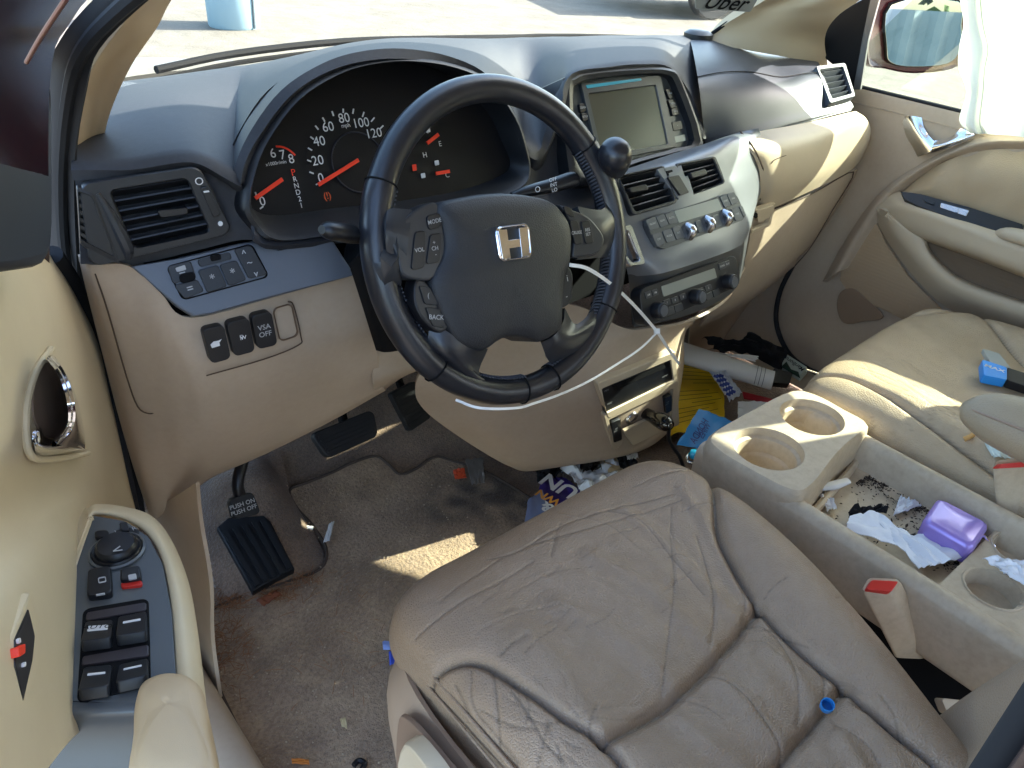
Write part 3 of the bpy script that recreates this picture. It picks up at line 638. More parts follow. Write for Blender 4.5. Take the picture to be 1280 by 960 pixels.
# audio panel
PA = Pl3(Y(800, 355, .01), Y(918, 322, .01), Y(806, 400, -.01))
rows = [[Y(784, 342, .04), Y(825, 338, .002), Y(872, 324, .0), Y(915, 309, .003), Y(938, 282, .05)], [Y(786, 350, .04), Y(822, 352, .006), Y(872, 338, .006), Y(920, 322, .006), Y(935, 300, .05)], [Y(790, 405, .05), Y(800, 408, .02), Y(865, 392, .015), Y(915, 366, .015), Y(930, 335, .05)]]
ob('stack_surround', sheet(rows, 4, 5, .005), mat('dark_silver', '4e4f50', .4, .3), dash)
ap = ob('audio_panel', rb(PA.q([(796, 362), (918, 318), (924, 356), (803, 410)], .008), .004, .015, .014, .002), M['black'], dash)
ob('audio_display', rb(PA.q([(826, 358), (893, 335), (896, 347), (829, 371)], .012), .001, .002, .002), M['lcd'], ap)
keys(ap, PA, [[(805, 366), (813, 363), (815, 371), (807, 374)], [(814, 363), (821, 361), (823, 368), (816, 371)], [(897, 330), (905, 327), (907, 335), (899, 338)], [(905, 327), (911, 325), (912, 332), (906, 335)],
     [(828, 376), (836, 373), (838, 380), (830, 383)], [(838, 373), (846, 370), (848, 377), (840, 380)], [(848, 369), (856, 366), (858, 373), (850, 376)], [(870, 362), (878, 359), (880, 366), (872, 369)], [(880, 358), (888, 355), (890, 362), (882, 365)], [(831, 386), (841, 382), (843, 391), (833, 395)], [(842, 382), (852, 378), (854, 387), (844, 391)], [(881, 368), (889, 364), (891, 372), (883, 376)], [(890, 364), (898, 360), (900, 368), (892, 372)]], mat('audio_key', '2e3034', .45), h=.0012, lift=.012, r=.0015, marks=['AM', 'FM', 'SCAN', 'AUX', '1', '2', '3', '4', '5', '', '', '', ''], msize=.0045)
for x, y, r in ((820, 388, .0125), (868, 371, .0125), (908, 352, .0125)):
    c = PA.hit(x, y, .012); kn = ob('knob', lathe(c, PA.n, [(r, -.004), (r, .012), (r*.92, .015), (r*.88, .0155)], 28), M['black'], ap)
    ob('knob_cap', lathe(c, PA.n, [(r*.7, .0155), (r*.68, .0165), (.001, .0167)], 24), mat('knob_cap', '5a5d62', .3, .4) if 'knob_cap' not in bpy.data.materials else bpy.data.materials['knob_cap'], kn)

# tan lower column
rows = [[Y(560, 392, .16), Y(640, 380, .14), Y(720, 382, .10), Y(780, 410, .055), Y(815, 410, .045), Y(862, 402, .045), Y(908, 376, .06), Y(932, 335, .10)],
        [Y(545, 430, .17), Y(620, 440, .14), Y(700, 445, .10), Y(752, 440, .065), Y(805, 432, .055), Y(848, 415, .055), Y(862, 405, .075), Y(870, 400, .14)],
        [Y(520, 480, .19), Y(610, 490, .155), Y(690, 492, .11), Y(745, 486, .07), Y(795, 470, .06), Y(838, 448, .06), Y(850, 430, .075), Y(856, 420, .14)],
        [Y(530, 512, .22), Y(600, 530, .18), Y(680, 530, .13), Y(752, 522, .08), Y(800, 505, .065), Y(842, 482, .065), Y(850, 465, .08), Y(855, 455, .16)],
        [Y(580, 550, .22), Y(630, 560, .175), Y(690, 562, .13), Y(758, 560, .085), Y(800, 545, .075), Y(838, 520, .075), Y(846, 500, .09), Y(850, 490, .16)],
        [Y(630, 580, .21), Y(655, 588, .175), Y(700, 583, .14), Y(762, 574, .095), Y(805, 562, .09), Y(830, 545, .09), Y(842, 530, .10), Y(846, 520, .16)],
        [Y(650, 586, .24), Y(660, 584, .24), Y(705, 578, .22), Y(764, 566, .2), Y(806, 552, .2), Y(830, 540, .2), Y(842, 525, .2), Y(846, 512, .22)]]
lc = ob('lower_column', sheet(rows, 6, 6, .005), M['tan'], dash)
PD_ = Pl3(Y(750, 486, .062), Y(838, 450, .052), Y(758, 520, .072))
ob('changer_bezel', [ringframe(PD_.q([(745, 478), (843, 438), (846, 478), (760, 522)], .003), PD_.q([(751, 485), (837, 449), (841, 474), (757, 515)], .003), .003, .01, .006, .004)], M['tanlight'], lc)
ob('disc_changer', [rb(PD_.q([(750, 484), (838, 448), (842, 476), (757, 517)], .002), .001, .01, .003)], M['black'], lc)
ob('disc_slot', [rb(PD_.q([(764, 482), (830, 455), (832, 460), (770, 487)], .003), .0008, .002, .001)], M['matt'], lc)
ob('changer_legend', [text(s, PD_.hit(x, y, .0036), PD_.r, PD_.u, .0055) for s, x, y in (('MP3', 758, 488), ('DISC', 762, 504), ('LOAD', 831, 470))], M['greyink'], lc, smooth=0)
PE = Pl3(Y(756, 522, .072), Y(842, 482, .06), Y(762, 560, .085))
ob('outlet_surround', [ringframe(PE.q([(754, 518), (846, 474), (848, 530), (765, 562)], .002), PE.q([(760, 524), (840, 485), (838, 522), (768, 552)], .002), .003, .008, .005, .004)], M['tanlight'], lc)
for qd in ([(763, 527), (774, 522), (776, 548), (766, 552)], [(829, 496), (838, 492), (838, 512), (831, 516)]):
    o = ob('seat_heater_switch', rb(PE.q(qd, .003), .004, .008, .003), M['black'], lc)
    ob('key_legend', text('HI\nLO', PE.hit(sum(p[0] for p in qd)/4, sum(p[1] for p in qd)/4, .0078), PE.r, PE.u, .006), M['greyink'], o, smooth=0)
oc = PE.hit(789, 522, .002)
ob('power_outlet', lathe(oc, PE.n, [(.008, -.01), (.008, .002), (.013, .004), (.0145, .0), (.0145, -.01)], 24), M['softchrome'], lc)
ob('outlet_lid', rb(PE.q([(778, 538), (812, 522), (822, 540), (790, 556)], .012), .003, .003, .004), M['tanlight'], lc)

# ---------------- passenger side: tan shelf, glovebox
rows = [[Y(917, 172, .12), Y(955, 163, .115), Y(1010, 153, .115), Y(1064, 140, .115), Y(1072, 140, .14)],
        [Y(935, 185, .085), Y(966, 183, .075), Y(1020, 171, .085), Y(1076, 148, .10), Y(1083, 150, .13)],
        [Y(948, 208, .075), Y(972, 210, .066), Y(1025, 192, .078), Y(1082, 162, .10), Y(1089, 168, .13)],
        [Y(950, 235, .08), Y(974, 236, .07), Y(1025, 217, .08), Y(1076, 190, .10), Y(1086, 180, .13)],
        [Y(945, 258, .10), Y(960, 262, .09), Y(1015, 238, .09), Y(1062, 214, .11), Y(1080, 195, .14)]]
sh = ob('passenger_shelf', sheet(rows, 6, 6, .005), M['tanlight'], dash)
gapline([Y(951, 208, .0745), Y(963, 205, .068), Y(972, 198, .0665), Y(1010, 186, .079), Y(1069, 173, .095)], sh, .0008)
gapline([Y(926, 165, .12), Y(940, 182, .083), Y(951, 203, .073), Y(956, 225, .076), Y(950, 250, .09)], sh, .0016)
rows = [[Y(940, 262, .10), Y(965, 263, .10), Y(1015, 241, .10), Y(1066, 214, .12), Y(1074, 212, .15)],
        [Y(935, 310, .095), Y(965, 300, .10), Y(1000, 285, .10), Y(1040, 262, .12), Y(1047, 260, .15)],
        [Y(920, 350, .11), Y(945, 345, .11), Y(985, 322, .11), Y(1012, 306, .13), Y(1016, 304, .15)],
        [Y(885, 395, .13), Y(925, 378, .13), Y(965, 352, .13), Y(995, 325, .15), Y(998, 322, .17)],
        [Y(875, 408, .18), Y(915, 390, .18), Y(955, 364, .18), Y(990, 335, .19), Y(996, 330, .2)]]
gb = ob('glovebox_lid', sheet(rows, 6, 6, .005), M['tan'], dash)
gapline([Y(955, 266, .098), Y(1015, 242, .099), Y(1067, 215, .12), Y(1040, 264, .12), Y(1014, 308, .13), Y(994, 332, .152)], gb, .0014)
PL = Pl3(Y(938, 262, .085), Y(967, 254, .085), Y(938, 285, .09))
ob('glovebox_latch', [ringframe(PL.q([(935, 264), (969, 253), (962, 282), (938, 292)], .006), PL.q([(939, 266), (965, 256), (959, 279), (940, 287)], .006), .002, .006, .004, .004), rb(PL.q([(944, 263), (966, 256), (960, 272), (946, 277)], .008), .003, .004, .003)], M['tanlight'], gb)
ob('keyhole', rb(PL.q([(942, 267), (947, 266), (947, 272), (943, 273)], .012), .001, .002, .003), M['matt'], gb)
# passenger footwell trim below the glovebox
rows = [[Y(862, 404, .20), Y(905, 385, .19), Y(950, 355, .19), Y(990, 325, .19)], [Y(862, 420, .30), Y(900, 402, .30), Y(940, 375, .30), Y(984, 345, .28)], [Y(860, 440, .36), Y(900, 436, .36), Y(940, 430, .36), Y(972, 420, .35)]]
ob('footwell_trim', sheet(rows, 5, 5, .005), M['tan'], dash)
gapline([Y(900, 372, .13), Y(915, 378, .15), Y(935, 375, .16)], gb, .002)
# right vent
v = vent(dash, PR.q([(1018, 84), (1055, 80), (1068, 122), (1036, 131)], .003), PR.q([(1023, 89), (1052, 85), (1063, 118), (1039, 125)], .003), 5, M['passpad'], None, ro=.006, ri=.004)

# speaker grille on the left end of the pad and the far small cover
sg = T(152, 117, .772); ob('tweeter_grille', [lathe(sg, (0, -.1, 1), [(.04, -.01), (.04, .0), (.036, .003), (.02, .004), (.001, .004)], 28)], mat('grille_grey', '4c5056', .7, bump=[('voronoi', 1500, .6, .001)]), dash)
c2 = T(873, 44, .775); ob('sensor_pod', lathe(c2, (0, 0, 1), [(.03, -.01), (.03, .004), (.02, .01), (.001, .011)], 20), M['black'], dash)
# ------------------------------------------------------------------ steering wheel
TILT = rad(24.1)
PW = Pl((-.38, 0, .66), (1, 0, 0), (0, math.sin(TILT), math.cos(TILT)))
wheel = thing('steering_wheel', (-.38, .05, .60), 'black leather four-spoke steering wheel with silver emblem and stitched grips', 'steering wheel')
RW, TR = .1780, .0165
def wp(g, r=RW, h=0): return PW.p(r*math.cos(g), r*math.sin(g), h)
N_ = 96; V = []
for i in range(N_):
    g = 2*math.pi*i/N_; gd = math.degrees(g); rr = TR
    for g0 in (28, -38, 208, 145, -92+360-180):  # slightly fatter under the grips
        pass
    if -40 < ((gd+180) % 360)-180 < 32 or 148 < gd < 220: rr = TR*1.07
    for j in range(18):
        a = 2*math.pi*j/18; V.append(wp(g, RW+rr*math.cos(a)*.97, rr*math.sin(a)*1.02))
rim = ob('rim', (A_(V), gridfaces(N_, 18, True)+[((N_-1)*18+j, (N_-1)*18+(j+1) % 18, (j+1) % 18, j) for j in range(18)]), M['rimleather'], wheel)
M['thread'] = mat('black_thread', '4c4e55', .5)
for gd in (32, -40, 148, 220, -82, -98):
    g = rad(gd); ob('seam', tube([wp(g, RW+TR*1.06*math.cos(a), TR*1.08*math.sin(a)) for a in np.linspace(0, 2*math.pi, 16)[:-1]], .0011, 5, 1, True), M['matt'], rim)
for g0, g1 in ((-82, 32), (148, 262)):
    stt = []; gs = np.arange(g0, g1, 1.6)
    for i, gd in enumerate(gs):
        a, b = rad(gd), rad(gd+1.2); stt.append(tube([wp(a, RW-TR*1.0, -.005), wp((a+b)/2, RW-TR*1.12, .001), wp(b, RW-TR*.96, .009)], .0011, 5, 2))
    ob('stitching', stt, M['thread'], rim)
# hub cover
H = .030
cov = [(548, 256), (580, 246), (618, 241), (655, 242), (688, 249), (706, 264), (717, 287), (716, 325), (708, 352), (706, 395), (703, 412), (679, 428), (656, 422), (630, 424), (606, 439), (580, 432), (563, 412), (545, 372), (541, 350), (556, 315), (555, 285)]
cq = crc([PW.ab(x, y, H) for x, y in cov], 3); cc = cq.mean(0); kc = len(cq); V = []
for s, h in ((1.0, -.02), (1.0, H-.010), (.985, H-.004), (.95, H+.0), (.80, H+.004), (.5, H+.008), (.25, H+.009)):
    V += [PW.p(*(cc+(q-cc)*s), h) for q in cq]
V.append(PW.p(cc[0], cc[1], H+.0092)); F = gridfaces(7, kc, True)+[(6*kc+i, 6*kc+(i+1) % kc, 7*kc) for i in range(kc)]
cover = ob('airbag_cover', (A_(V), F), M['cover'], wheel, smooth=60)
# emblem
PEm = Pl(PW.p(*PW.ab(641, 303, H+.009), H+.009), PW.hit(664, 300, H)-PW.hit(618, 306, H), PW.u)
eo = [(617, 284), (660, 278), (665, 323), (624, 328)]
ei = [(621, 287), (657, 282), (661, 320), (627, 324)]
em = ob('emblem', ringframe(PEm.q(eo, .002), PEm.q(ei, .002), .003, .006, .009, .007), M['chrome'], cover)
ob('emblem_back', rb(PEm.q(eo, .000), .001, .004, .008), M['darkface'], em)
ob('emblem_letter', [rb(PEm.q(h_, .003), .0025, .003, .0008, .0006) for h_ in ([(621, 288), (632, 286.5), (637, 323.5), (627, 324.5)], [(647, 285), (658, 284), (661, 320), (651, 321.5)])]+[rb(PEm.q([(631, 301), (650, 298.5), (652, 308), (633, 311)], .003), .0022, .003, .0004, .0004)], M['chrome'], em, smooth=20)
ob('airbag_lettering', [text('SRS\nAIRBAG', PW.hit(651, 369, H+.0092), PW.r, PW.u, .0085, lift=.0006)], M['spoke'], cover, smooth=0)
# side pods with keys
def pod(name, pts, h, matl, par=wheel, d=.02):
    q = crc([PW.hit(x, y, h) for x, y in pts], 3); return ob(name, plate(q, PW.n, 0, d, .003), matl, par)
lp = pod('control_pod', [(512, 268), (534, 254), (548, 256), (555, 285), (557, 314), (543, 348), (520, 350), (503, 344), (497, 322), (490, 296)], H-.004, M['spoke'])
rp = pod('control_pod', [(700, 256), (716, 262), (735, 270), (748, 284), (756, 300), (748, 316), (722, 322), (716, 318), (718, 288), (706, 266)], H-.004, M['spoke'])
PWp = Pl(PW.p(0, 0, H-.004), PW.r, PW.u)
keys(lp, PWp, [[(532, 270), (549, 266), (551, 284), (535, 288)], [(518, 290), (531, 288), (530, 335), (513, 338)], [(537, 293), (551, 291), (549, 328), (532, 331)]], M['black'], h=.002, r=.004, marks=['MODE', 'VOL', '+\nCH\n-'], msize=.0062)
keys(rp, PWp, [[(703, 257), (713, 260), (718, 272), (706, 268)], [(711, 277), (721, 276), (727, 305), (718, 306)], [(725, 277), (736, 275), (741, 304), (731, 305)]], M['black'], h=.002, r=.003, marks=['', 'CRUISE', 'RES\nSET'], msize=.0055)
lo = pod('phone_pod', [(519, 352), (530, 350), (542, 366), (559, 398), (560, 411), (548, 416), (530, 402), (518, 380)], H-.006, M['black'])
ro_ = pod('phone_pod', [(703, 336), (712, 334), (717, 348), (715, 374), (707, 384), (701, 380), (701, 350)], H-.006, M['black'])
keys(lo, Pl(PW.p(0, 0, H-.006), PW.r, PW.u), [[(523, 357), (536, 358), (547, 382), (530, 380)], [(531, 384), (549, 385), (556, 410), (540, 408)]], M['darkface'], h=.002, r=.003, marks=['(', 'BACK'], msize=.0075)
ob('key_legend', [text('i', PW.hit(709, 348, H-.004), PW.r, PW.u, .012), text('-', PW.hit(708, 370, H-.004), PW.r, PW.u, .012)], M['greyink'], ro_, smooth=0)
# spokes
def ab(x, y, h): return PW.p(*PW.ab(x, y, h), h)
def spoke(rows, matl, name='spoke'): return ob(name, sheet(rows, 4, 4, .012), matl, wheel)
g = lambda deg, r, h: wp(rad(deg), r, h)
spoke([[g(163, RW-.004, .006), g(171, RW-.006, .014), g(183, RW-.004, .010), g(193, RW-.004, .0)], [ab(484, 262, .018), ab(482, 285, .026), ab(484, 310, .022), ab(478, 335, .010)], [ab(515, 262, .022), ab(512, 290, .028), ab(508, 320, .026), ab(500, 344, .016)]], M['spoke'])
spoke([[g(8, RW-.004, .006), g(0, RW-.006, .014), g(-10, RW-.004, .010), g(-18, RW-.004, .0)], [ab(752, 262, .016), ab(754, 280, .022), ab(756, 300, .020), ab(752, 322, .010)], [ab(722, 258, .020), ab(730, 280, .024), ab(735, 302, .022), ab(720, 325, .014)]], M['spoke'])
spoke([[g(213, RW-.004, -.002), g(228, RW-.006, .010), g(243, RW-.004, .010), g(258, RW-.006, .0)], [ab(534, 428, .010), ab(556, 440, .022), ab(578, 452, .022), ab(600, 470, .008)], [ab(538, 398, .015), ab(560, 415, .024), ab(590, 432, .026), ab(610, 436, .015)]], M['rimleather'])
spoke([[g(-35, RW-.004, -.002), g(-48, RW-.006, .010), g(-62, RW-.004, .010), g(-77, RW-.006, .0)], [ab(722, 405, .010), ab(712, 420, .022), ab(698, 432, .022), ab(685, 450, .008)], [ab(706, 385, .015), ab(704, 402, .022), ab(692, 420, .024), ab(676, 428, .014)]], M['rimleather'])
ob('hub', lathe(PW.p(0, 0, -.09), PW.n, [(.05, 0), (.058, .05), (.06, .08), (.055, .10)], 30), M['black'], wheel)

# column shroud, stalks, shifter (parts of the dashboard's column)
colm = thing('steering_column', (-.38, .10, .58), 'black steering column shroud behind the wheel with wiper and lamp stalks', 'steering column')
ax = -PW.n
ob('shroud', lathe(PW.p(0, -.012, -.09), ax, [(.062, 0), (.066, .03), (.070, .10), (.075, .20)], 30), M['darkface'], colm)
ob('shroud_lower', sheet([[Y(436, 330, .06), Y(455, 320, .03), Y(520, 330, .02)], [Y(452, 380, .07), Y(470, 378, .04), Y(530, 380, .03)], [Y(470, 438, .09), Y(488, 440, .07), Y(545, 430, .06)]], 4, 4, .02), M['matt'], colm)
sl = ob('lamp_stalk', [tube([Y(520, 300, .05), Y(470, 297, .045), Y(440, 294, .035), Y(424, 291, .03)], [.007, .008, .011, .012], 14, flat=.8)], M['black'], colm)
ob('stalk_end', [tube([Y(440, 292, .033), Y(425, 290, .028), Y(410, 288, .025), Y(402, 287, .024)], [.0125, .0135, .012, .006], 16, 5, flat=.75)], M['black'], sl)
sr = ob('wiper_stalk', [tube([Y(640, 245, .05), Y(660, 239, .045), Y(690, 232, .04), Y(716, 224, .035), Y(721, 223, .034)], [.006, .009, .0115, .0125, .006], 16, 4, flat=.75)], M['black'], colm)
PS_ = Pl(Y(690, 230, .025), Y(716, 224, .02)-Y(664, 238, .03), (0, .3, 1))
ob('key_legend', [text('OFF\nINT\nLO', PS_.hit(692, 231, .002), PS_.r, PS_.u, .0065), text('O', PS_.hit(672, 237, .002), PS_.r, PS_.u, .010)], M['white'], sr, smooth=0)
shf = thing('gear_lever', (-.13, .09, .62), 'dash-mounted gear lever with black leather ball knob right of the wheel', 'gear lever')
ob('rod', tube([(-.10, .10, .60), (-.135, .06, .655), Y(765, 215, .02)], .009, 12), M['softchrome'], shf)
kc_ = Y(769, 196, .0); kb = nrm(Y(762, 180, -.01)-Y(768, 222, .02))
ob('knob', lathe(kc_-kb*.03, kb, [(.010, -.008), (.013, 0), (.017, .010), (.021, .026), (.0215, .038), (.017, .049), (.008, .054), (.001, .055)], 28), M['rimleather'], shf)
ob('boot', lathe((-.10, .11, .585), (-.2, -.4, .6), [(.034, -.02), (.034, .0), (.028, .014), (.016, .03), (.01, .045)], 24), M['black'], shf)

# white cable ties hooked through the wheel and hanging to the console
M['nylon'] = mat('white_nylon', 'e4e2dc', .35, spec=.5)
tie1 = [Y(712, 331, -.045), Y(735, 336, -.05), Y(765, 356, -.045), Y(792, 381, -.035), Y(820, 413, -.02), Y(836, 437, -.005), Y(849, 455, .01)]
tie2 = [Y(822, 415, -.022), Y(800, 436, -.03), Y(770, 456, -.04), Y(735, 477, -.06), Y(700, 493, -.085), Y(668, 504, -.105), Y(645, 510, -.118), Y(600, 510, -.11), Y(570, 500, -.08)]
z1 = thing('cable_tie', Y(820, 415, -.02), 'long white cable tie looped through the wheel and hanging over the audio panel', 'cable tie')
def strap(pts, w=.0045, t=.0014):
    P = crs(pts, 8); V = []; 
    for i in range(len(P)):
        tt = nrm(P[min(i+1, len(P)-1)]-P[max(i-1, 0)]); n = nrm(CP-P[i]); n = nrm(n-tt*(n@tt)); s = np.cross(tt, n)
        for a, b in ((-1, -1), (1, -1), (1, 1), (-1, 1)): V.append(P[i]+s*w/2*a+n*t/2*b)
    return A_(V), gridfaces(len(P), 4, True)+[(0, 1, 2, 3), tuple(len(V)-4+i for i in range(4))]
ob('strap', [strap(tie1)], M['nylon'], z1); ob('strap', [strap(tie2, .003)], M['nylon'], z1)
ob('head', box(Y(821, 414, -.022), (.008, .008, .008), CR, CF, CU), M['nylon'], z1)

# ------------------------------------------------------------------ pedals
def F_(px, py, l=0): return onfloor(px, py, l)
bp = thing('brake_pedal', (-.37, .42, .10), 'wide black rubber brake pedal under the dashboard', 'pedal')
PB = Pl(at(430, 545, y=.36), (1, .05, 0), (0, .6, .8))
q4 = PB.q([(387, 543), (465, 512), (472, 545), (408, 574)])
ob('pad', [rb(q4, .006, .008, .012, .003)]+[bar(quadmap(q4, (.06, t))+PB.n*.0065, quadmap(q4, (.94, t))+PB.n*.0065, PB.n, .003, .003) for t in (.2, .35, .5, .65, .8)], M['rubber'], bp)
ob('arm', tube([PB.hit(432, 538, -.012), at(425, 510, y=.42), at(415, 480, y=.45)], .009, 10), M['matt'], bp)
ac = thing('accelerator_pedal', (-.2, .45, .1), 'narrow black accelerator pedal right of the brake pedal', 'pedal')
PA2 = Pl(at(513, 510, y=.38), (1, .1, 0), (0, .5, .85))
q4 = PA2.q([(486, 492), (518, 476), (537, 522), (511, 540)])
ob('pad', [rb(q4, .006, .008, .006, .002)]+[bar(quadmap(q4, (.1, t))+PA2.n*.0065, quadmap(q4, (.9, t))+PA2.n*.0065, PA2.n, .002, .002) for t in np.linspace(.15, .85, 7)], M['rubber'], ac)
ob('arm', tube([PA2.hit(512, 505, -.012), at(500, 480, y=.45), at(495, 460, y=.48)], .008, 10), M['matt'], ac)
pk = thing('parking_brake_pedal', (-.62, .33, .10), 'black parking brake pedal reading PUSH ON PUSH OFF on a bent arm', 'pedal')
PP = Pl(at(305, 636, y=.27), (1, .1, 0), (0, .55, .83))
q4 = PP.q([(285, 624), (314, 614), (325, 642), (291, 650)])
ob('pad', rb(q4, .006, .008, .008, .002), M['rubber'], pk)
ob('pad_lettering', [text('PUSH ON\nPUSH OFF', PP.hit(304, 634, .0066), PP.hit(318, 630)-PP.hit(292, 639), PP.u, .0095, .01)], M['greyink'], pk, smooth=0)
ob('arm', tube([PP.hit(302, 625, -.008), at(297, 605, y=.29), at(303, 578, y=.31), at(310, 555, y=.34), at(310, 530, y=.38)], .0095, 10), M['black'], pk)
# footrest hump and ribbed rest
hum = ob('footrest', sheet([[F_(240, 640), F_(252, 600), F_(300, 570), F_(350, 560)], [F_(243, 690), F_(275, 640)+A_([0, 0, .045]), F_(330, 612)+A_([0, 0, .05]), F_(366, 620, .004)], [F_(255, 745), F_(300, 720)+A_([0, 0, .035]), F_(360, 690)+A_([0, 0, .04]), F_(396, 672, .004)], [F_(275, 775, .003), F_(310, 758, .003), F_(360, 738, .003), F_(408, 706, .003)]], 6, 6, .01), M['carpet'], None)
tag(hum, 'carpet-covered footrest hump at the left of the driver footwell', 'footrest')
PF = Pl3(F_(272, 657)+A_([0, 0, .05]), F_(332, 640)+A_([0, 0, .055]), F_(318, 742)+A_([0, 0, .03]))
q4 = PF.q([(274, 644), (334, 640), (368, 711), (316, 740)], .0)
rp_ = thing('footrest_pad', q4[3], 'black ribbed rubber footrest pad beneath the parking brake pedal', 'footrest pad')
ob('base', plate(PF.q([(271, 660), (285, 648), (330, 645), (338, 652), (368, 711), (316, 740)]), PF.n, .003, .02, .003), M['rubber'], rp_, smooth=30)
ob('rib', [bar(PF.hit(a, b, .005), PF.hit(c, d, .005), PF.n, .008, .006) for a, b, c, d in ((281, 664, 322, 732), (293, 660, 333, 727), (305, 656, 343, 722), (317, 652, 353, 717), (328, 650, 362, 711))], M['rubber'], rp_)
# ------------------------------------------------------------------ seats: padded leather as a modelled height field
def mat_leather(name, col, var, dark):
    return mat(name, col, .34, bump=[('voronoi', 300, .42, .0012), ('noise', 90, .12, .002)], var=var, spec=.45, wear=dark)
M['leather'] = mat_leather('driver_seat_leather', '99826b', [(6, 'a58e78', .6), (35, '86705a', .3)], '43382e')
M['leather2'] = mat_leather('passenger_seat_leather', 'b8a385', [(6, 'ab9677', .6), (35, '9a8568', .3)], '3a3028')
M['seatplastic'] = mat('seat_plastic', '9c8570', .5, bump=grain)
def segd(P, A, B):
    AB = B-A; t = np.clip(((P-A)@AB)/(AB@AB), 0, 1); return np.linalg.norm(P-(A+t[:, None]*AB), axis=1)
def pld(P, line):
    d = np.full(len(P), 9.)
    for a, b in zip(line[:-1], line[1:]):
        d = np.minimum(d, segd(P, a, b))
    return d
def vnoise(P, f, seed=0, oct=3):
    return A_([noise.fractal(Vector((p[0]*f, p[1]*f, seed)), 1.0, 2.0, oct) for p in P])
def seat_field(left, right, z0, seams, creases, res, edge_r=.05, drop=.11, wr=None, folds=None, slope=0, bolster=.018, yb=None):
    """left/right: (x, y) polylines front to back. returns vertices, faces, wear"""
    Lc = crs([(*p, 0) for p in left], 12)[:, :2]; Rc = crs([(*p, 0) for p in right], 12)[:, :2]
    y0 = max(Lc[0, 1], Rc[0, 1])
    n_v = res; n_u = int(res*1.05); tl = np.linspace(0, 1, len(Lc)); tv = np.linspace(0, 1, n_v)
    Lx = A_([np.interp(tv, tl, Lc[:, k]) for k in (0, 1)]).T; tr_ = np.linspace(0, 1, len(Rc)); Rx = A_([np.interp(tv, tr_, Rc[:, k]) for k in (0, 1)]).T
    u = np.linspace(0, 1, n_u); u = .5-.5*np.cos(math.pi*u)*(.35)-(u*-1+.5)*.65 if False else u
    G = Lx[:, None, :]*(1-u)[None, :, None]+Rx[:, None, :]*u[None, :, None]
    P = G.reshape(-1, 2); U = np.tile(u, n_v); W = np.linalg.norm(Rx-Lx, axis=1); Wd = np.repeat(W, n_u)
    dl = U*Wd; dr = (1-U)*Wd; df = np.linalg.norm(np.cumsum(np.linalg.norm(np.diff(G, axis=0, prepend=G[:1]), axis=2), axis=0).reshape(-1, 1), axis=1)
    de = np.minimum(np.minimum(dl, dr), df)
    def roll(d, r=edge_r, dp=.03): q = np.clip(1-d/r, 0, 1); return -dp*(1-np.sqrt(np.clip(1-q*q, 0, 1)))
    Z = np.full(len(P), z0)+roll(dl)+roll(dr)+roll(df, edge_r*1.6, .035)+slope*(y0-P[:, 1])
    Z += bolster*np.exp(-((np.minimum(dl, dr)-.06)/.05)**2)*np.clip(df/.15, 0, 1)
    wear = np.zeros(len(P)); ds = np.full(len(P), 9.)
    for s in seams:
        d = pld(P, crs([(*p, 0) for p in s], 5)[:, :2]); ds = np.minimum(ds, d); Z -= .0075*np.exp(-(d/.0055)**2); wear += .8*np.exp(-(d/.0022)**2)
    Z += .012*(1-np.exp(-ds/.045))-.006
    # pinched wrinkles running away from the seams
    Z += .0010*fbm(P, 9, 3, 3)+.00015*fbm(P, 60, 5, 2)
    for f in (folds or []):
        ln, w, dep = f; d = pld(P, crs([(*p, 0) for p in ln], 6)[:, :2]); Z += .55*(dep*np.exp(-(d/w)**2)-dep*.6*np.exp(-((d-1.6*w)/w)**2))
    for ln, w in creases:
        l = crs([(*p, 0) for p in ln], 6)[:, :2]
        Q = P+.0025*np.stack([A_([noise.noise(Vector((p[0]*90, p[1]*90, 0))) for p in P]), np.zeros(len(P))], 1) if len(P) < 1 else P
        d = pld(Q, l); Z -= .0011*(w/.001)*np.exp(-(d/.0022)**2); wear += min(.6, .45*w/.001)*np.exp(-(d/.0009)**2)
    V = np.concatenate([P, Z[:, None]], 1).reshape(n_v, n_u, 3)
    # skirt: front, left and right run down with a slight inward tuck
    cen = V.reshape(-1, 3).mean(0)
    def skirt(edge, outd, k=10):
        out = []
        for i in range(1, k+1):
            t = i/k; out.append(edge+np.stack([outd[0]*.012*math.sin(t*math.pi*.9)+np.zeros(len(edge)), outd[1]*.012*math.sin(t*math.pi*.9)+np.zeros(len(edge)), np.full(len(edge), -drop*t)], 1))
        return out
    verts = [V.reshape(-1, 3)]; faces = gridfaces(n_v, n_u); wr_ = [np.clip(wear, 0, 1)]
    base = len(verts[0])
    per = [i*n_u for i in range(n_v-1, 0, -1)]+list(range(n_u))+[i*n_u+n_u-1 for i in range(1, n_v)]
    E = verts[0][per]; nx = E[:, :2]-cen[:2]; 
    T = np.gradient(E[:, :2], axis=0); Nn = np.stack([-T[:, 1], T[:, 0]], 1); Nn /= np.linalg.norm(Nn, axis=1, keepdims=True)+1e-9
    sg = np.sign((Nn*nx).sum(1)); Nn *= sg[:, None]
    for _ in range(25): Nn[1:-1] = (Nn[:-2]+Nn[1:-1]+Nn[2:])/3
    K = 12; rows = []
    for i in range(1, K+1):
        t = i/K; o = .010*math.sin(t*math.pi)-.012*t; rows.append(np.concatenate([E[:, :2]+Nn*o, (E[:, 2]-drop*t)[:, None]], 1))
    for i, r in enumerate(rows):
        verts.append(r); wr_.append(np.zeros(len(r)))
    m = len(per)
    for i in range(K):
        for j in range(m-1):
            a = per[j] if i == 0 else base+(i-1)*m+j; b = per[j+1] if i == 0 else base+(i-1)*m+j+1
            faces.append((a, b, base+i*m+j+1, base+i*m+j))
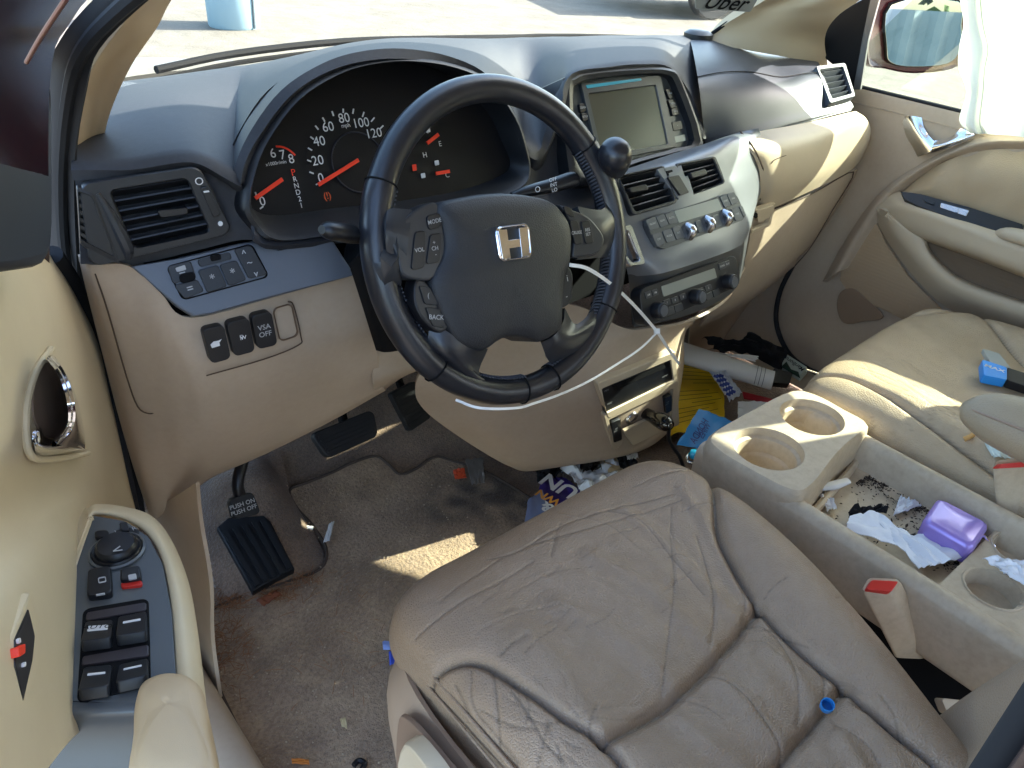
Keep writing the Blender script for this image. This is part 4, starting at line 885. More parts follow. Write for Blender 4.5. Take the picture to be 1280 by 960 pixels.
    return np.concatenate(verts), faces, np.concatenate(wr_)
def leather_ob(name, vfw, matl, par):
    V, F, w = vfw; r = root_of(par); V = V-A_(tuple(r.location))
    me = bpy.data.meshes.new(name); me.from_pydata([tuple(v) for v in V], [], F); 
    a = me.attributes.new('wear', 'FLOAT', 'POINT'); a.data.foreach_set('value', w.astype(np.float32))
    for p in me.polygons: p.use_smooth = True
    me.materials.append(matl); bm = bmesh.new(); bm.from_mesh(me); bmesh.ops.recalc_face_normals(bm, faces=bm.faces)
    s = sum(f.normal.z*f.calc_area() for f in bm.faces)
    if s < 0: bmesh.ops.reverse_faces(bm, faces=bm.faces)
    bm.to_mesh(me); bm.free(); o = bpy.data.objects.new(name, me); COL.objects.link(o); o.parent = par; return o
ZS = .365
def S(px, py, z=ZS): p = at(px, py, z=z); return (p[0], p[1])
def SL(l, z=ZS): return [S(*p, z) for p in l]
dseat = thing('driver_seat', (-.40, -.45, .05), 'cracked brown leather driver seat with pulled seams and a blue ring on it', 'car seat')
seamsD = [SL([(528, 832), (560, 824), (600, 832), (650, 865), (700, 902), (752, 938), (790, 985), (840, 1060)]),
          SL([(752, 938), (800, 905), (850, 866), (905, 812), (950, 758)]),
          SL([(893, 588), (891, 625), (897, 670), (915, 705), (950, 758), (1000, 812), (1055, 862), (1110, 915), (1165, 965), (1230, 1040)]),
          SL([(1055, 862), (1020, 902), (970, 960), (900, 1040)])]
cr_l = [([(520, 788), (560, 772), (610, 742), (665, 706)], .0010), ([(610, 700), (650, 690), (700, 660), (760, 640), (840, 625)], .0012), ([(665, 683), (720, 668), (780, 650), (850, 632)], .0012),
 ([(550, 760), (600, 720), (625, 700)], .0008), ([(625, 830), (640, 816), (657, 806)], .0013), ([(655, 828), (670, 812), (695, 788)], .0010), ([(688, 700), (694, 672), (700, 655)], .0008),
 ([(838, 640), (838, 680), (842, 730), (836, 790), (828, 865)], .0010), ([(870, 672), (886, 720), (893, 770), (888, 805)], .0012), ([(925, 735), (932, 755), (927, 785)], .0008),
 ([(570, 845), (590, 880), (600, 905), (610, 930)], .0012), ([(590, 838), (592, 870), (620, 905), (650, 940)], .0011), ([(617, 845), (622, 880), (627, 915)], .0013), ([(640, 870), (665, 905), (680, 930), (700, 952)], .0010), ([(600, 878), (640, 905), (670, 915)], .0009), ([(660, 900), (680, 912), (705, 908)], .0009), ([(685, 908), (678, 935), (672, 955)], .0012), ([(560, 850), (575, 868), (590, 900)], .0009),
 ([(760, 640), (800, 655), (840, 700), (880, 745)], .0008), ([(700, 640), (760, 660), (800, 690)], .0006), ([(640, 745), (690, 720), (740, 712)], .0006), ([(600, 800), (660, 770), (700, 760)], .0006),
 ([(885, 838), (920, 860), (950, 895), (975, 930), (980, 955)], .0011), ([(935, 775), (965, 790), (990, 830), (1000, 880), (998, 905)], .0010), ([(1025, 835), (1030, 855), (1030, 880)], .0012), ([(850, 870), (880, 880), (905, 900)], .0007), ([(945, 785), (975, 790), (1010, 812)], .0007), ([(930, 800), (950, 800), (975, 820)], .0006),
 ([(1095, 880), (1110, 900), (1125, 930)], .0008), ([(1060, 880), (1100, 905), (1140, 950)], .0008), ([(1040, 900), (1080, 930), (1100, 960)], .0007),
 ([(740, 935), (735, 915), (745, 890)], .0008), ([(735, 910), (790, 900), (830, 868)], .0007), ([(720, 905), (770, 888), (800, 880)], .0006),
 ([(960, 640), (975, 655), (980, 665)], .0010), ([(955, 750), (965, 740), (980, 735)], .0009), ([(1040, 760), (1055, 750), (1068, 745)], .0008), ([(850, 645), (870, 640), (890, 636)], .0008), ([(830, 600), (860, 596), (885, 600)], .0006), ([(790, 612), (830, 600), (870, 592)], .0007)]
rs = random.Random(4)
creD = [(SL(l), w) for l, w in cr_l]
for _ in range(55):      # fine cracks across the worn front and the left bolster
    if rs.random() < .6: x, y, a = rs.uniform(560, 860), rs.uniform(610, 800), rs.uniform(-.9, -.2)
    else: x, y, a = rs.uniform(580, 720), rs.uniform(840, 960), rs.uniform(.5, 1.4)
    if y < 765-(x-495)*.55+25: continue
    L_ = rs.uniform(14, 45); b = a+rs.uniform(-.6, .6)
    creD.append((SL([(x, y), (x+L_*.5*math.cos(a), y+L_*.5*math.sin(a)), (x+L_*.5*math.cos(a)+L_*.5*math.cos(b), y+L_*.5*math.sin(a)+L_*.5*math.sin(b))]), rs.uniform(.0004, .0008)))
foldD = [(SL([(780, 640), (830, 680), (880, 730), (925, 775)]), .010, .004), (SL([(740, 700), (800, 730), (860, 780), (895, 810)]), .012, .0045), (SL([(700, 760), (760, 790), (830, 840), (850, 862)]), .014, .004), (SL([(660, 800), (700, 850), (740, 920)]), .012, .003), (SL([(850, 620), (880, 660), (905, 710), (935, 750)]), .007, .003),
         (SL([(850, 895), (885, 930), (930, 960)]), .012, .004), (SL([(905, 850), (950, 905), (985, 930)]), .012, .004), (SL([(960, 810), (1000, 850), (1020, 890)]), .010, .004), (SL([(1080, 905), (1120, 960)]), .010, .004), (SL([(1050, 920), (1080, 970)]), .009, .004)]
LFT = [S(505, 752), S(492, 790), S(560, 893), S(640, 985), S(760, 1120), S(860, 1240)]
Ld = [(-.620, -.132), (-.652, -.165), (-.660, -.25), (-.656, -.42), (-.64, -.60), (-.61, -.75), (-.60, -.82)]
Rd = [(-.225, -.132), (-.190, -.17), (-.176, -.25), (-.200, -.38), (-.246, -.51), (-.298, -.62), (-.34, -.72), (-.36, -.8)]
ob_f = leather_ob('cushion', seat_field(Ld, Rd, ZS, seamsD, creD, 500, edge_r=.055, drop=.09, folds=foldD), M['leather'], dseat)
pip = [ (x-.002, y, ZS-.030) for x, y in Ld[1:]]
ob('piping', [tube([(-.645, -.178, ZS-.068), (-.659, -.26, ZS-.028), (-.661, -.42, ZS-.022), (-.648, -.60, ZS-.022), (-.618, -.76, ZS-.022)], .0022, 8, 5), tube([(-.648, -.178, ZS-.078), (-.664, -.26, ZS-.042), (-.666, -.42, ZS-.036), (-.653, -.60, ZS-.036), (-.623, -.76, ZS-.036)], .0015, 8, 5)], M['leather'], dseat)
sh_rows = [[(-.30, -.158, .285), (-.55, -.152, .285), (-.63, -.17, .29), (-.668, -.24, .305), (-.675, -.42, .31), (-.665, -.60, .31), (-.64, -.78, .31)],
           [(-.30, -.148, .24), (-.55, -.142, .24), (-.645, -.16, .24), (-.688, -.24, .25), (-.697, -.42, .255), (-.69, -.60, .255), (-.66, -.78, .255)],
           [(-.30, -.17, .15), (-.55, -.165, .15), (-.635, -.185, .15), (-.685, -.25, .15), (-.695, -.42, .15), (-.69, -.60, .15), (-.66, -.78, .15)],
           [(-.30, -.22, .05), (-.55, -.215, .05), (-.62, -.225, .05), (-.66, -.28, .05), (-.67, -.42, .05), (-.665, -.60, .05), (-.64, -.78, .05)]]
ob('side_shield', sheet(sh_rows, 5, 5, .006), M['seatplastic'], dseat)
ob('front_valance', box((-.40, -.19, .19), (.44, .02, .20)), M['seatplastic'], dseat)
lever = [at(512, 925, x=-.705), at(535, 945, x=-.71), at(560, 985, x=-.71), at(540, 1000, x=-.705), at(505, 965, x=-.703)]
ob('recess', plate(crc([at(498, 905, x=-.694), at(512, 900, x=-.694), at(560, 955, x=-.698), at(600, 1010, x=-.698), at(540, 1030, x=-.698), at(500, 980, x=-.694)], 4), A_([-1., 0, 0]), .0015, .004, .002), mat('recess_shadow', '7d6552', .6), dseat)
ob('lever', plate(crc(lever, 3), A_([-1., 0, 0]), .008, .01, .004), M['tanlight'], dseat)
# backrest: a tall padded block whose front edge shows at the lower right
bk = []
for z, dy, w in ((.30, 0, .17), (.36, -.005, .235), (.50, -.05, .26), (.70, -.11, .26), (.95, -.19, .23)):
    y0 = -.735+dy; cx = -.41
    bk.append([(cx+w*1.0*math.cos(a)*1.02, y0-.065+.065*math.sin(a)+.028*abs(math.cos(a))**3, z) for a in np.linspace(-math.pi*.5, math.pi*1.5, 21)])
PBK = [[at(1245, 735, y=-.60), at(1205, 830, y=-.66), at(1165, 905, y=-.70), at(1150, 990, y=-.74)]]
rows = [[at(1300, 720, x=-.27), at(1243, 790, x=-.265), at(1215, 845, x=-.26), at(1185, 915, x=-.26), at(1160, 1000, x=-.26)],
        [at(1340, 760, x=-.30), at(1290, 800, x=-.30), at(1262, 850, x=-.30), at(1240, 930, x=-.30), at(1230, 1020, x=-.30)]]
def bx(z): return -.655-.30*(z-.36)
rows = []
for i, z in enumerate((.24, .33, .42, .52, .64, .78, .92)):
    yb = bx(z); w = .235 if z > .3 else .2; rows.append([(-.41+w*c, yb+dy, z) for c, dy in ((-.9, -.14), (-1.0, -.09), (-1.02, -.03), (-.97, .02), (-.85, .035), (-.5, .0), (0, -.012), (.5, .0), (.85, .035), (.97, .02), (1.02, -.03), (1.0, -.09), (.9, -.14))])
M['backleather'] = M['leather2']
# the backrest only reaches the frame's corner: its inner bolster
rows = []
for z, y, x in ((.30, -.60, -.215), (.36, -.615, -.215), (.44, -.64, -.21), (.54, -.665, -.205), (.66, -.69, -.20), (.82, -.72, -.20)):
    rows.append([(x-.40, y-.07, z), (x-.40, y-.02, z), (x-.36, y+.005, z), (x-.22, y-.03, z), (x-.10, y-.03, z), (x-.05, y-.005, z), (x-.015, y-.01, z), (x, y-.04, z), (x-.002, y-.09, z), (x-.02, y-.13, z)])
M['backleather'] = mat('backrest_leather', 'a08b74', .45, bump=[('voronoi', 330, .35, .001)], spec=.4)
ob('backrest', sheet(rows, 5, 6, .01), M['backleather'], dseat)

# passenger seat
pseat = thing('passenger_seat', (.38, -.42, .05), 'cream leather passenger seat in sunlight with soiled cracks along its front edge', 'car seat')
ZP = .375
sP = [[*SL([(1128, 385), (1180, 392), (1232, 385)], ZP)], SL([(1215, 376), (1225, 400), (1250, 425), (1300, 470)], ZP), SL([(1010, 462), (1060, 480), (1140, 530), (1240, 590), (1330, 640)], ZP-.01)]
cP = [(SL(l, ZP), w) for l, w in (([(1085, 470), (1105, 485), (1130, 500)], .0009), ([(1075, 462), (1110, 478), (1140, 500), (1165, 520)], .0008), ([(1120, 480), (1150, 505), (1180, 522)], .0010), ([(1140, 500), (1170, 525), (1200, 540)], .0008), ([(1090, 455), (1120, 470), (1145, 490)], .0006), ([(1160, 510), (1190, 530), (1215, 548)], .0007))]
for _ in range(26):
    x, y = rs.uniform(1070, 1190), rs.uniform(440, 530); a = .6+rs.uniform(-.3, .3); L_ = rs.uniform(10, 30)
    cP.append((SL([(x, y), (x+L_*.5*math.cos(a), y+L_*.5*math.sin(a)), (x+L_*math.cos(a+.2), y+L_*math.sin(a+.2))], ZP), rs.uniform(.0004, .0007)))
fP = [(SL([(1080, 430), (1140, 470), (1200, 520)], ZP), .014, .0015), (SL([(1130, 400), (1180, 440), (1240, 480)], ZP), .014, .0015)]
Lp = [(.17, -.150), (.142, -.185), (.138, -.26), (.138, -.42), (.15, -.60), (.17, -.75), (.18, -.82)]
Rp = [(.575, -.130), (.625, -.165), (.655, -.26), (.66, -.42), (.65, -.60), (.63, -.75), (.60, -.82)]
leather_ob('cushion', seat_field(Lp, Rp, ZP, sP, cP, 200, edge_r=.06, drop=.12, folds=fP), M['leather2'], pseat)
ob('piping', tube([at(1008, 462, z=ZP-.02), at(1040, 474, z=ZP-.024), at(1100, 505, z=ZP-.025), at(1160, 540, z=ZP-.025), at(1240, 585, z=ZP-.025)], .0016, 8), M['leather2'], pseat)
ob('seat_base', box((.40, -.45, .15), (.46, .50, .20)), M['seatplastic'], pseat)
rows = []
for t in range(4):
    z = (.38, .52, .7, .92)[t]; y = -.66-.12*t/2
    rows.append([(.16, y-.08, z), (.17, y, z), (.25, y+.02, z), (.40, y-.01, z), (.55, y+.02, z), (.63, y, z), (.64, y-.08, z)])
ob('backrest', sheet(rows, 4, 4, .02), M['backleather'], pseat)
# folded armrest of the passenger seat
q = [at(1192, 500, y=-.47), at(1215, 478, y=-.47), at(1290, 480, y=-.50), at(1330, 520, y=-.52)]
P0 = at(1203, 508, z=.53)
arm = ob('armrest', tube([P0, P0+A_([.0, -.012, .001]), P0+A_([.004, -.04, .003]), P0+A_([.008, -.10, .006]), P0+A_([.010, -.22, .01]), P0+A_([.010, -.45, .02])], [.008, .024, .038, .045, .047, .047], 28, 6, flat=.78), mat('armrest_leather', 'a39278', .45, bump=[('voronoi', 330, .35, .001)], spec=.4), pseat, smooth=80)
ob('armrest_piping', tube([P0+A_([-.012, -.006, .008]), P0+A_([-.026, -.03, .016]), P0+A_([-.032, -.08, .023]), P0+A_([-.034, -.2, .029]), P0+A_([-.034, -.4, .038])], .0016, 8), M['seatplastic'], arm)

# ------------------------------------------------------------------ centre console tray between the seats
con = thing('centre_console', (0, -.4, .05), 'tan plastic console tray between the seats with two round cup holders, littered', 'console')
ZT = .352
def C(px, py, z=ZT): return at(px, py, z=z)
xl, xr, yf, yb_ = -.132, .120, -.180, -1.0
# outer shell: wall tops rounded
def wall(sx, x, t):
    rows = []
    for dx, z in ((.02, .255), (.004, .258), (0, .268), (0, ZT-.02), (.004, ZT-.006), (.011, ZT), (t-.008, ZT), (t-.002, ZT-.006), (t+.002, ZT-.02), (t+.008, .302)):
        rows.append([(x+sx*dx, y, z) for y in (yf+.015, -.3, -.45, -.6, -.8, yb_)])
    return sheet(rows, 4, 3)
ob('gap_shade_block', box((-.005, -.6, .13), (.15, .78, .26)), M['matt'], con)  # matt black filler added so the gap beside the console looks shaded
ob('side_wall', wall(1, xl, .030), M['tanconsole'], con); ob('side_wall', wall(-1, xr, .026), M['tanconsole'], con)
ob('tray', sheet([[(xl+.02, y, .312), (xl+.045, y, .305), (-.0, y, .302), (xr-.04, y, .305), (xr-.02, y, .312)] for y in (-.28, -.4, -.55, -.70, -.9)], 4, 4, .004), M['tanconsole'], con)
# cup holder block
def blk_out(s, z, g=0):
    pts = [(xl-.004, yf-.015), (xl+.02, yf+.014), (0, yf+.018), (xr-.02, yf+.014), (xr+.006, yf-.015), (xr+.006, -.25), (xr-.002, -.296), (.045, -.304), (-.01, -.312), (xl+.04, -.328), (xl+.006, -.318), (xl-.004, -.25)]
    return [(x, y, z) for x, y in pts]
O = crc(blk_out(1, 0), 4); cO = O.mean(0); kO = len(O)
cups = [(C(958, 570)[:2], .0515), (C(1012, 530)[:2], .0495)]
# block top with two real holes
bm = bmesh.new()
def ringv(pts, z): return [bm.verts.new((p[0], p[1], z)) for p in pts]
ins = cO+(O-cO)*A_([.95, .93, 1])
top = ringv(ins, ZT+.014); hole = []
for (cx, cy), r in cups:
    hole.append(ringv([(cx+r*math.cos(a), cy+r*math.sin(a)*.97) for a in np.linspace(0, 2*math.pi, 33)[:-1]], ZT+.014))
es = []
for rg in [top]+hole:
    for i in range(len(rg)): es.append(bm.edges.new((rg[i], rg[(i+1) % len(rg)])))
bmesh.ops.triangle_fill(bm, use_beauty=True, edges=es)
rm = []
for f in bm.faces:
    c = f.calc_center_median()
    if any((c.x-cx)**2+(c.y-cy)**2 < (r*.97)**2 for (cx, cy), r in cups): rm.append(f)
bmesh.ops.delete(bm, geom=rm, context='FACES_ONLY')
def link(r1, r2):
    for i in range(len(r1)): 
        j = (i+1) % len(r1)
        try: bm.faces.new((r1[i], r1[j], r2[j], r2[i]))
        except Exception: pass
r1 = ringv(cO+(O-cO)*A_([.985, .98, 1]), ZT+.009); r2 = ringv(O, ZT-.002); r3 = ringv(O, .22)
link(top, r1); link(r1, r2); link(r2, r3)
for hl, ((cx, cy), r) in zip(hole, cups):
    prev = hl
    for rr, z in ((r*.965, ZT+.010), (r*.95, ZT+.002), (r*.86, ZT-.001), (r*.84, ZT-.004), (r*.82, ZT-.024), (r*.76, ZT-.027), (r*.73, ZT-.03), (r*.70, ZT-.052)):
        cur = ringv([(cx+rr*math.cos(a), cy+rr*math.sin(a)*.97) for a in np.linspace(0, 2*math.pi, 33)[:-1]], z); link(prev, cur); prev = cur
    bm.faces.new(prev)
V = A_([tuple(v.co) for v in bm.verts]); bm.verts.index_update(); Fc = [tuple(v.index for v in f.verts) for f in bm.faces]; bm.free()
ch = ob('cup_holder', (V, Fc), M['tanconsole'], con, smooth=35)
ob('base_trim', tube([(xl+.03, -.336, .312), (.0, -.320, .308), (.06, -.311, .308), (xr-.02, -.304, .312)], .006, 8), M['tanconsole'], ch)
# rear block with a further pair of holders
rq = [C(1185, 700, .30), C(1240, 668, .30)]
rbk = ob('rear_holder', [hexa([(-.105, -.512, .290), (.10, -.512, .290), (.10, -1.0, .290), (-.105, -1.0, .290), (-.105, -.505, .25), (.10, -.505, .25), (.10, -1.0, .25), (-.105, -1.0, .25)])], M['tanconsole'], con)
ob('holder_front', box((-.0025, -.511, .30), (.209, .004, .049)), M['tanconsole'], rbk)
PT = Pl((0, 0, .3255), (1, 0, 0), (0, 1, 0)); wl = [(C(1242, 736, .3255), .034), (C(1276, 688, .3255), .034)]
top_ = sheet([[(x, y, .3255) for x in np.linspace(-.107, .102, 5)] for y in (-.510, -.65, -.80, -1.0)], 22, 22)
ob('holder_top', cut(top_, PT, [[c+A_([r*math.cos(a), r*math.sin(a), 0]) for a in np.linspace(0, 2*math.pi, 25)[:-1]] for c, r in wl]), M['tanconsole'], rbk)
for c, r in wl:
    V, F = lathe(c, (0, 0, 1), [(r*1.09, -.0004), (r*1.06, .0022), (r, .0016), (r*.96, -.004), (r*.90, -.030), (r*.2, -.032)], 32); ob('holder_well', (V, F[:-2]+[F[-1]]), M['tanconsole'], rbk)
# dirt in the tray
rs2 = random.Random(8); cr_ = []
for _ in range(1100):
    cl = rs2.choice([(1112, 603, 16), (1112, 603, 10), (1090, 598, 14), (1100, 615, 50), (1145, 628, 30), (1140, 660, 40), (1195, 705, 20), (1075, 600, 20), (1150, 632, 14), (1130, 645, 50), (1240, 655, 14)])
    p = C(cl[0]+rs2.gauss(0, cl[2]*.6), cl[1]+rs2.gauss(0, cl[2]*.25), .308)
    if p[0] > xr-.035 or p[0] < xl+.045 or p[1] < -.505 or p[1] > -.33: continue
    s = rs2.uniform(.0003, .0011)*(1.9 if rs2.random() < .05 else 1); cr_.append(lathe(p-A_([0, 0, .002]), (rs2.gauss(0, 1), rs2.gauss(0, 1), rs2.gauss(0, .3)+.01), [(s*.5, -s*rs2.uniform(1, 3)), (s, 0), (s*.4, s*rs2.uniform(1, 3))], 4))
M['dirt'] = mat('dark_dirt', '2e2219', .9)
tag(ob('crumbs', cr_, M['dirt'], smooth=0), 'dark brown crumbs scattered over the console tray', 'crumbs', kind='stuff')
# seat belt buckles
def buckle(label, top4, bot, nrm_hint, red4, matl):
    t = thing('seat_belt_buckle', bot[0], label, 'seat belt buckle', 'seat belt buckles')
    V = list(top4)+list(bot)
    mid = [A_(a)*.45+A_(b)*.55 for a, b in zip(top4, bot)]
    rows = [[*top4, top4[0]], [*mid, mid[0]], [*bot, bot[0]]]
    Q = [crc([a for a in r], 1) for r in (top4, mid, bot)]
    def rr_(c4, s=1.0): c4 = [A_(c) for c in c4]; return A_([quadmap(c4, p) for p in rrect((.2, .2), 4)])
    L = [rr_(top4), rr_([A_(a)*.98+A_(b)*.02 for a, b in zip(top4, bot)]), rr_(mid), rr_([A_(a)*.05+A_(b)*.95 for a, b in zip(top4, bot)]), rr_(bot)]
    cT = L[0].mean(0); L = [cT+(L[0]-cT)*.93+(cT-L[3].mean(0))/np.linalg.norm(cT-L[3].mean(0))*.004]+L[1:]
    k = len(L[0]); ob('housing', (np.concatenate(L), gridfaces(len(L), k, True)+[tuple(range(k)), tuple(range((len(L)-1)*k, len(L)*k))]), matl, t, smooth=50)
    ob('release_button', rb(red4, .004, .006, .003, .0015), mat('red_button', 'c8322a', .4) if 'red_button' not in bpy.data.materials else bpy.data.materials['red_button'], t)
    return t
zt = .345
tb = [at(1076, 742, z=zt), at(1086, 724, z=zt+.006), at(1128, 726, z=zt+.006), at(1117, 744, z=zt)]
bb = [at(1116, 822, z=.25), at(1128, 800, z=.25), at(1164, 796, z=.25), at(1158, 824, z=.25)]
buckle('tan seat belt buckle with red button beside the driver seat', tb, bb, None, [at(1081, 738, z=zt+.006), at(1088, 726, z=zt+.011), at(1122, 728, z=zt+.011), at(1113, 741, z=zt+.006)], M['tanconsole'])
tb = [at(1240, 586, z=.40), at(1246, 578, z=.405), at(1290, 575, z=.405), at(1290, 584, z=.40)]
bb = [at(1244, 640, z=.33), at(1250, 625, z=.33), at(1300, 625, z=.33), at(1300, 650, z=.33)]
buckle('tan seat belt buckle with red button beside the passenger seat', tb, bb, None, [at(1244, 586, z=.404), at(1250, 580, z=.409), at(1285, 577, z=.409), at(1282, 584, z=.404)], M['tanconsole'])
# ------------------------------------------------------------------ passenger door
XD = .742
def D(px, py, off=0): return at(px, py, x=XD-off)
pdoor = thing('passenger_door', (XD, 0, .05), 'closed tan passenger door with chrome handle, armrest switches and a ribbed speaker panel', 'car door')
rows = [[(XD, y, .700) for y in (.40, .25, .1, -.1, -.4, -.9)], [(XD-.010, y, .692) for y in (.40, .25, .1, -.1, -.4, -.9)], [(XD-.012, y, .60) for y in (.40, .25, .1, -.1, -.4, -.9)],
        [(XD-.002, y, .50) for y in (.40, .25, .1, -.1, -.4, -.9)], [(XD, y, .30) for y in (.40, .25, .1, -.1, -.4, -.9)], [(XD-.02, y, .10) for y in (.40, .25, .1, -.1, -.4, -.9)], [(XD-.03, y, .0) for y in (.40, .25, .1, -.1, -.4, -.9)]]
XD_ = XD; ob('panel', sheet(rows, 5, 5, .03), M['tan'], pdoor)
ob('door_seam', tube([D(991, 332, .03), D(975, 365, .03), D(970, 400, .03), D(980, 432, .03), D(1000, 455, .03), D(1040, 475, .03)], .006, 8), M['seal'], pdoor)
ob('belt_moulding', tube([(XD-.005, .30, .703), (XD-.005, .1, .703), (XD-.005, -.3, .703)], .004, 8), M['seal'], pdoor)
# soft arch sweeping round the insert
o1 = [(1028, 352), (1058, 298), (1095, 246), (1142, 209), (1188, 184), (1232, 169), (1300, 168)]
m1 = [(1044, 342), (1073, 292), (1108, 243), (1151, 211), (1192, 190), (1236, 177), (1300, 177)]
i1 = [(1062, 334), (1092, 286), (1125, 243), (1160, 214), (1196, 196), (1240, 187), (1300, 187)]
ob('arch', sheet([[D(*p, .008) for p in o1], [D(*p, .030) for p in m1], [D(*p, .012) for p in i1]], 5, 6, .01), M['tan'], pdoor)
ins_ = [[D(*p, .013) for p in i1[2:]], [D(1125, 244, .025), D(1168, 232, .032), D(1205, 222, .034), D(1245, 222, .034), D(1300, 225, .034)], [D(1125, 244, .02), D(1180, 257, .030), D(1215, 268, .030), D(1250, 276, .030), D(1300, 285, .030)]]
V, F = sheet(ins_, 14, 14, .008)
V = A_([(v[0]-.0035*math.sin(v[1]*95+noise.noise(Vector(tuple(v*6)))*3)*max(0, min(1, (v[2]-.52)/.06)), v[1], v[2]) for v in V])
ob('leather_insert', (V, F), mat('door_insert_leather', 'b09a7b', .5, bump=[('voronoi', 330, .3, .001)], spec=.35), pdoor)
# ribbed speaker panel and map pocket
ob('speaker_panel', plate([D(*p, .012) for p in ((1096, 278), (1070, 305), (1052, 330), (1050, 350), (1062, 368), (1110, 390), (1170, 420), (1200, 430), (1175, 385), (1135, 345), (1108, 305))], A_([-1., 0, 0]), .002, .004, .003), mat('ribbed_cloth', 'a58c6e', .85, bump=[('wave', 40, .25, .0012)]), pdoor)
ob('map_pocket', plate(crc([D(*p, .014) for p in ((1046, 385), (1050, 366), (1066, 360), (1082, 372), (1104, 396), (1080, 402), (1055, 404))], 4), A_([-1., 0, 0]), .001, .004, .002), mat('map_pocket', '8c745c', .7), pdoor, smooth=50)
# armrest loop
top = [(1093, 256), (1125, 239), (1200, 258), (1278, 284), (1350, 312)]
t2 = [(1096, 262), (1130, 255), (1196, 276), (1270, 302), (1350, 332)]
t3 = [(1100, 268), (1138, 272), (1200, 292), (1275, 322), (1350, 352)]
t4 = [(1104, 275), (1148, 293), (1208, 314), (1280, 342), (1350, 372)]
t5 = [(1106, 279), (1152, 299), (1212, 321), (1284, 349), (1350, 378)]
offs = [(.02, .02, .02, .02, .02), (.035, .06, .075, .08, .08), (.035, .065, .082, .088, .088), (.03, .058, .075, .08, .08), (.02, .03, .03, .03, .03)]
arm_rows = [[D(*p, o) for p, o in zip(l, of)] for l, of in zip((top, t2, t3, t4, t5), offs)]
arr = ob('armrest', sheet(arm_rows, 6, 5, .01), M['tanlight'], pdoor)
lo1 = [(1092, 258), (1100, 285), (1122, 320), (1148, 352), (1178, 380), (1230, 404), (1320, 432)]
lo2 = [(1104, 262), (1118, 290), (1140, 318), (1164, 345), (1192, 366), (1236, 385), (1320, 412)]
lo3 = [(1112, 268), (1150, 296), (1160, 316), (1178, 336), (1200, 352), (1240, 368), (1320, 394)]
ob('pocket_rim', sheet([[D(*p, .014) for p in lo1], [D(*p, .050) for p in lo2], [D(*p, .048) for p in lo3], [D(p[0]+3, p[1]-4, .016) for p in lo3]], 6, 5, .008), M['tanlight'], pdoor)
ob('pocket_back', plate([D(*p, .017) for p in ((1150, 296), (1210, 316), (1290, 345), (1340, 365), (1340, 410), (1240, 372), (1196, 352), (1165, 322))], A_([-1., 0, 0]), .001, .004, .001), mat('pocket_lining', '6b5a48', .9, bump=[('wave', 40, .25, .0012)]), pdoor)
PDS = Pl3(D(1125, 239, .045), D(1278, 284, .045), D(1135, 254, .06))
swp = ob('switch_plate', plate([PDS.hit(x, y, .006) for x, y in ((1126, 240), (1150, 243), (1210, 259), (1278, 281), (1280, 290), (1270, 294), (1210, 281), (1145, 257), (1130, 249))], PDS.n, .002, .008, .001), M['black'], pdoor)
ob('window_switch', [rb(PDS.q([(1176, 254), (1212, 264), (1208, 271), (1175, 260)], .008), .002, .003, .002), rb(PDS.q([(1196, 260), (1199, 261), (1197, 266), (1194, 265)], .011), .001, .002, .0005)], M['softchrome'], swp)
ob('lock_switch', rb(PDS.q([(1154, 248), (1168, 252), (1168, 257), (1156, 253)], .008), .002, .003, .002), M['darkface'], swp)
ob('pull_grip', tube([D(1246, 292, .06), D(1262, 293, .078), D(1300, 303, .085), D(1350, 318, .085)], [.008, .016, .018, .018], 14, flat=.8), M['tanlight'], pdoor)
# chrome handle
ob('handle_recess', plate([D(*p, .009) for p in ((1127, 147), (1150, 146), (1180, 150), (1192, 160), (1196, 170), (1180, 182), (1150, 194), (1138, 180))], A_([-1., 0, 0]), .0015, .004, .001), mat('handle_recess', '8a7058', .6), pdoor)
ch1 = sheet([[D(1127, 147, .010), D(1132, 168, .018), D(1141, 184, .026), D(1147, 196, .030)], [D(1139, 145, .014), D(1145, 162, .024), D(1154, 178, .034), D(1162, 190, .038)], [D(1152, 147, .012), D(1155, 159, .018), D(1161, 169, .026), D(1168, 177, .030)]], 6, 6, .003)
ch2 = sheet([[D(1147, 196, .030), D(1172, 189, .034), D(1196, 181, .032), D(1218, 171, .024)], [D(1156, 187, .034), D(1176, 182, .038), D(1196, 175, .036), D(1217, 167, .026)], [D(1164, 176, .022), D(1180, 174, .022), D(1193, 168, .020), D(1201, 160, .016)]], 6, 6, .003)
ob('handle', [ch1, ch2], mat('door_chrome', 'e6e6ea', .16, 1.0), pdoor)
# window glass, corner sail panel and division strip
ob('window_glass', hexa([(XD+.008, .26, .70), (XD+.008, -.9, .70), (XD-.09, -.9, 1.15), (XD-.09, -.1, 1.15), (XD+.012, .26, .70), (XD+.012, -.9, .70), (XD-.086, -.9, 1.15), (XD-.086, -.1, 1.15)]), M['glass'], pdoor)
sp_ = [(1025, 67), (1027, 38), (1040, 22), (1056, 12), (1082, -3), (1094, -4), (1082, 40), (1068, 109), (1045, 84)]
ob('sail_panel', plate([at(x, y, x=.715) for x, y in sp_], nrm((-1, -.3, .1)), .004, .01, .003), M['matt'], pdoor)
ob('division_strip', plate([at(x, y, x=.712) for x, y in ((1090, -6), (1101, -6), (1086, 50), (1076, 112), (1067, 112), (1078, 50))], nrm((-1, -.3, .1)), .006, .01, .002), mat('strip_grey', '4a4c4e', .5), pdoor)
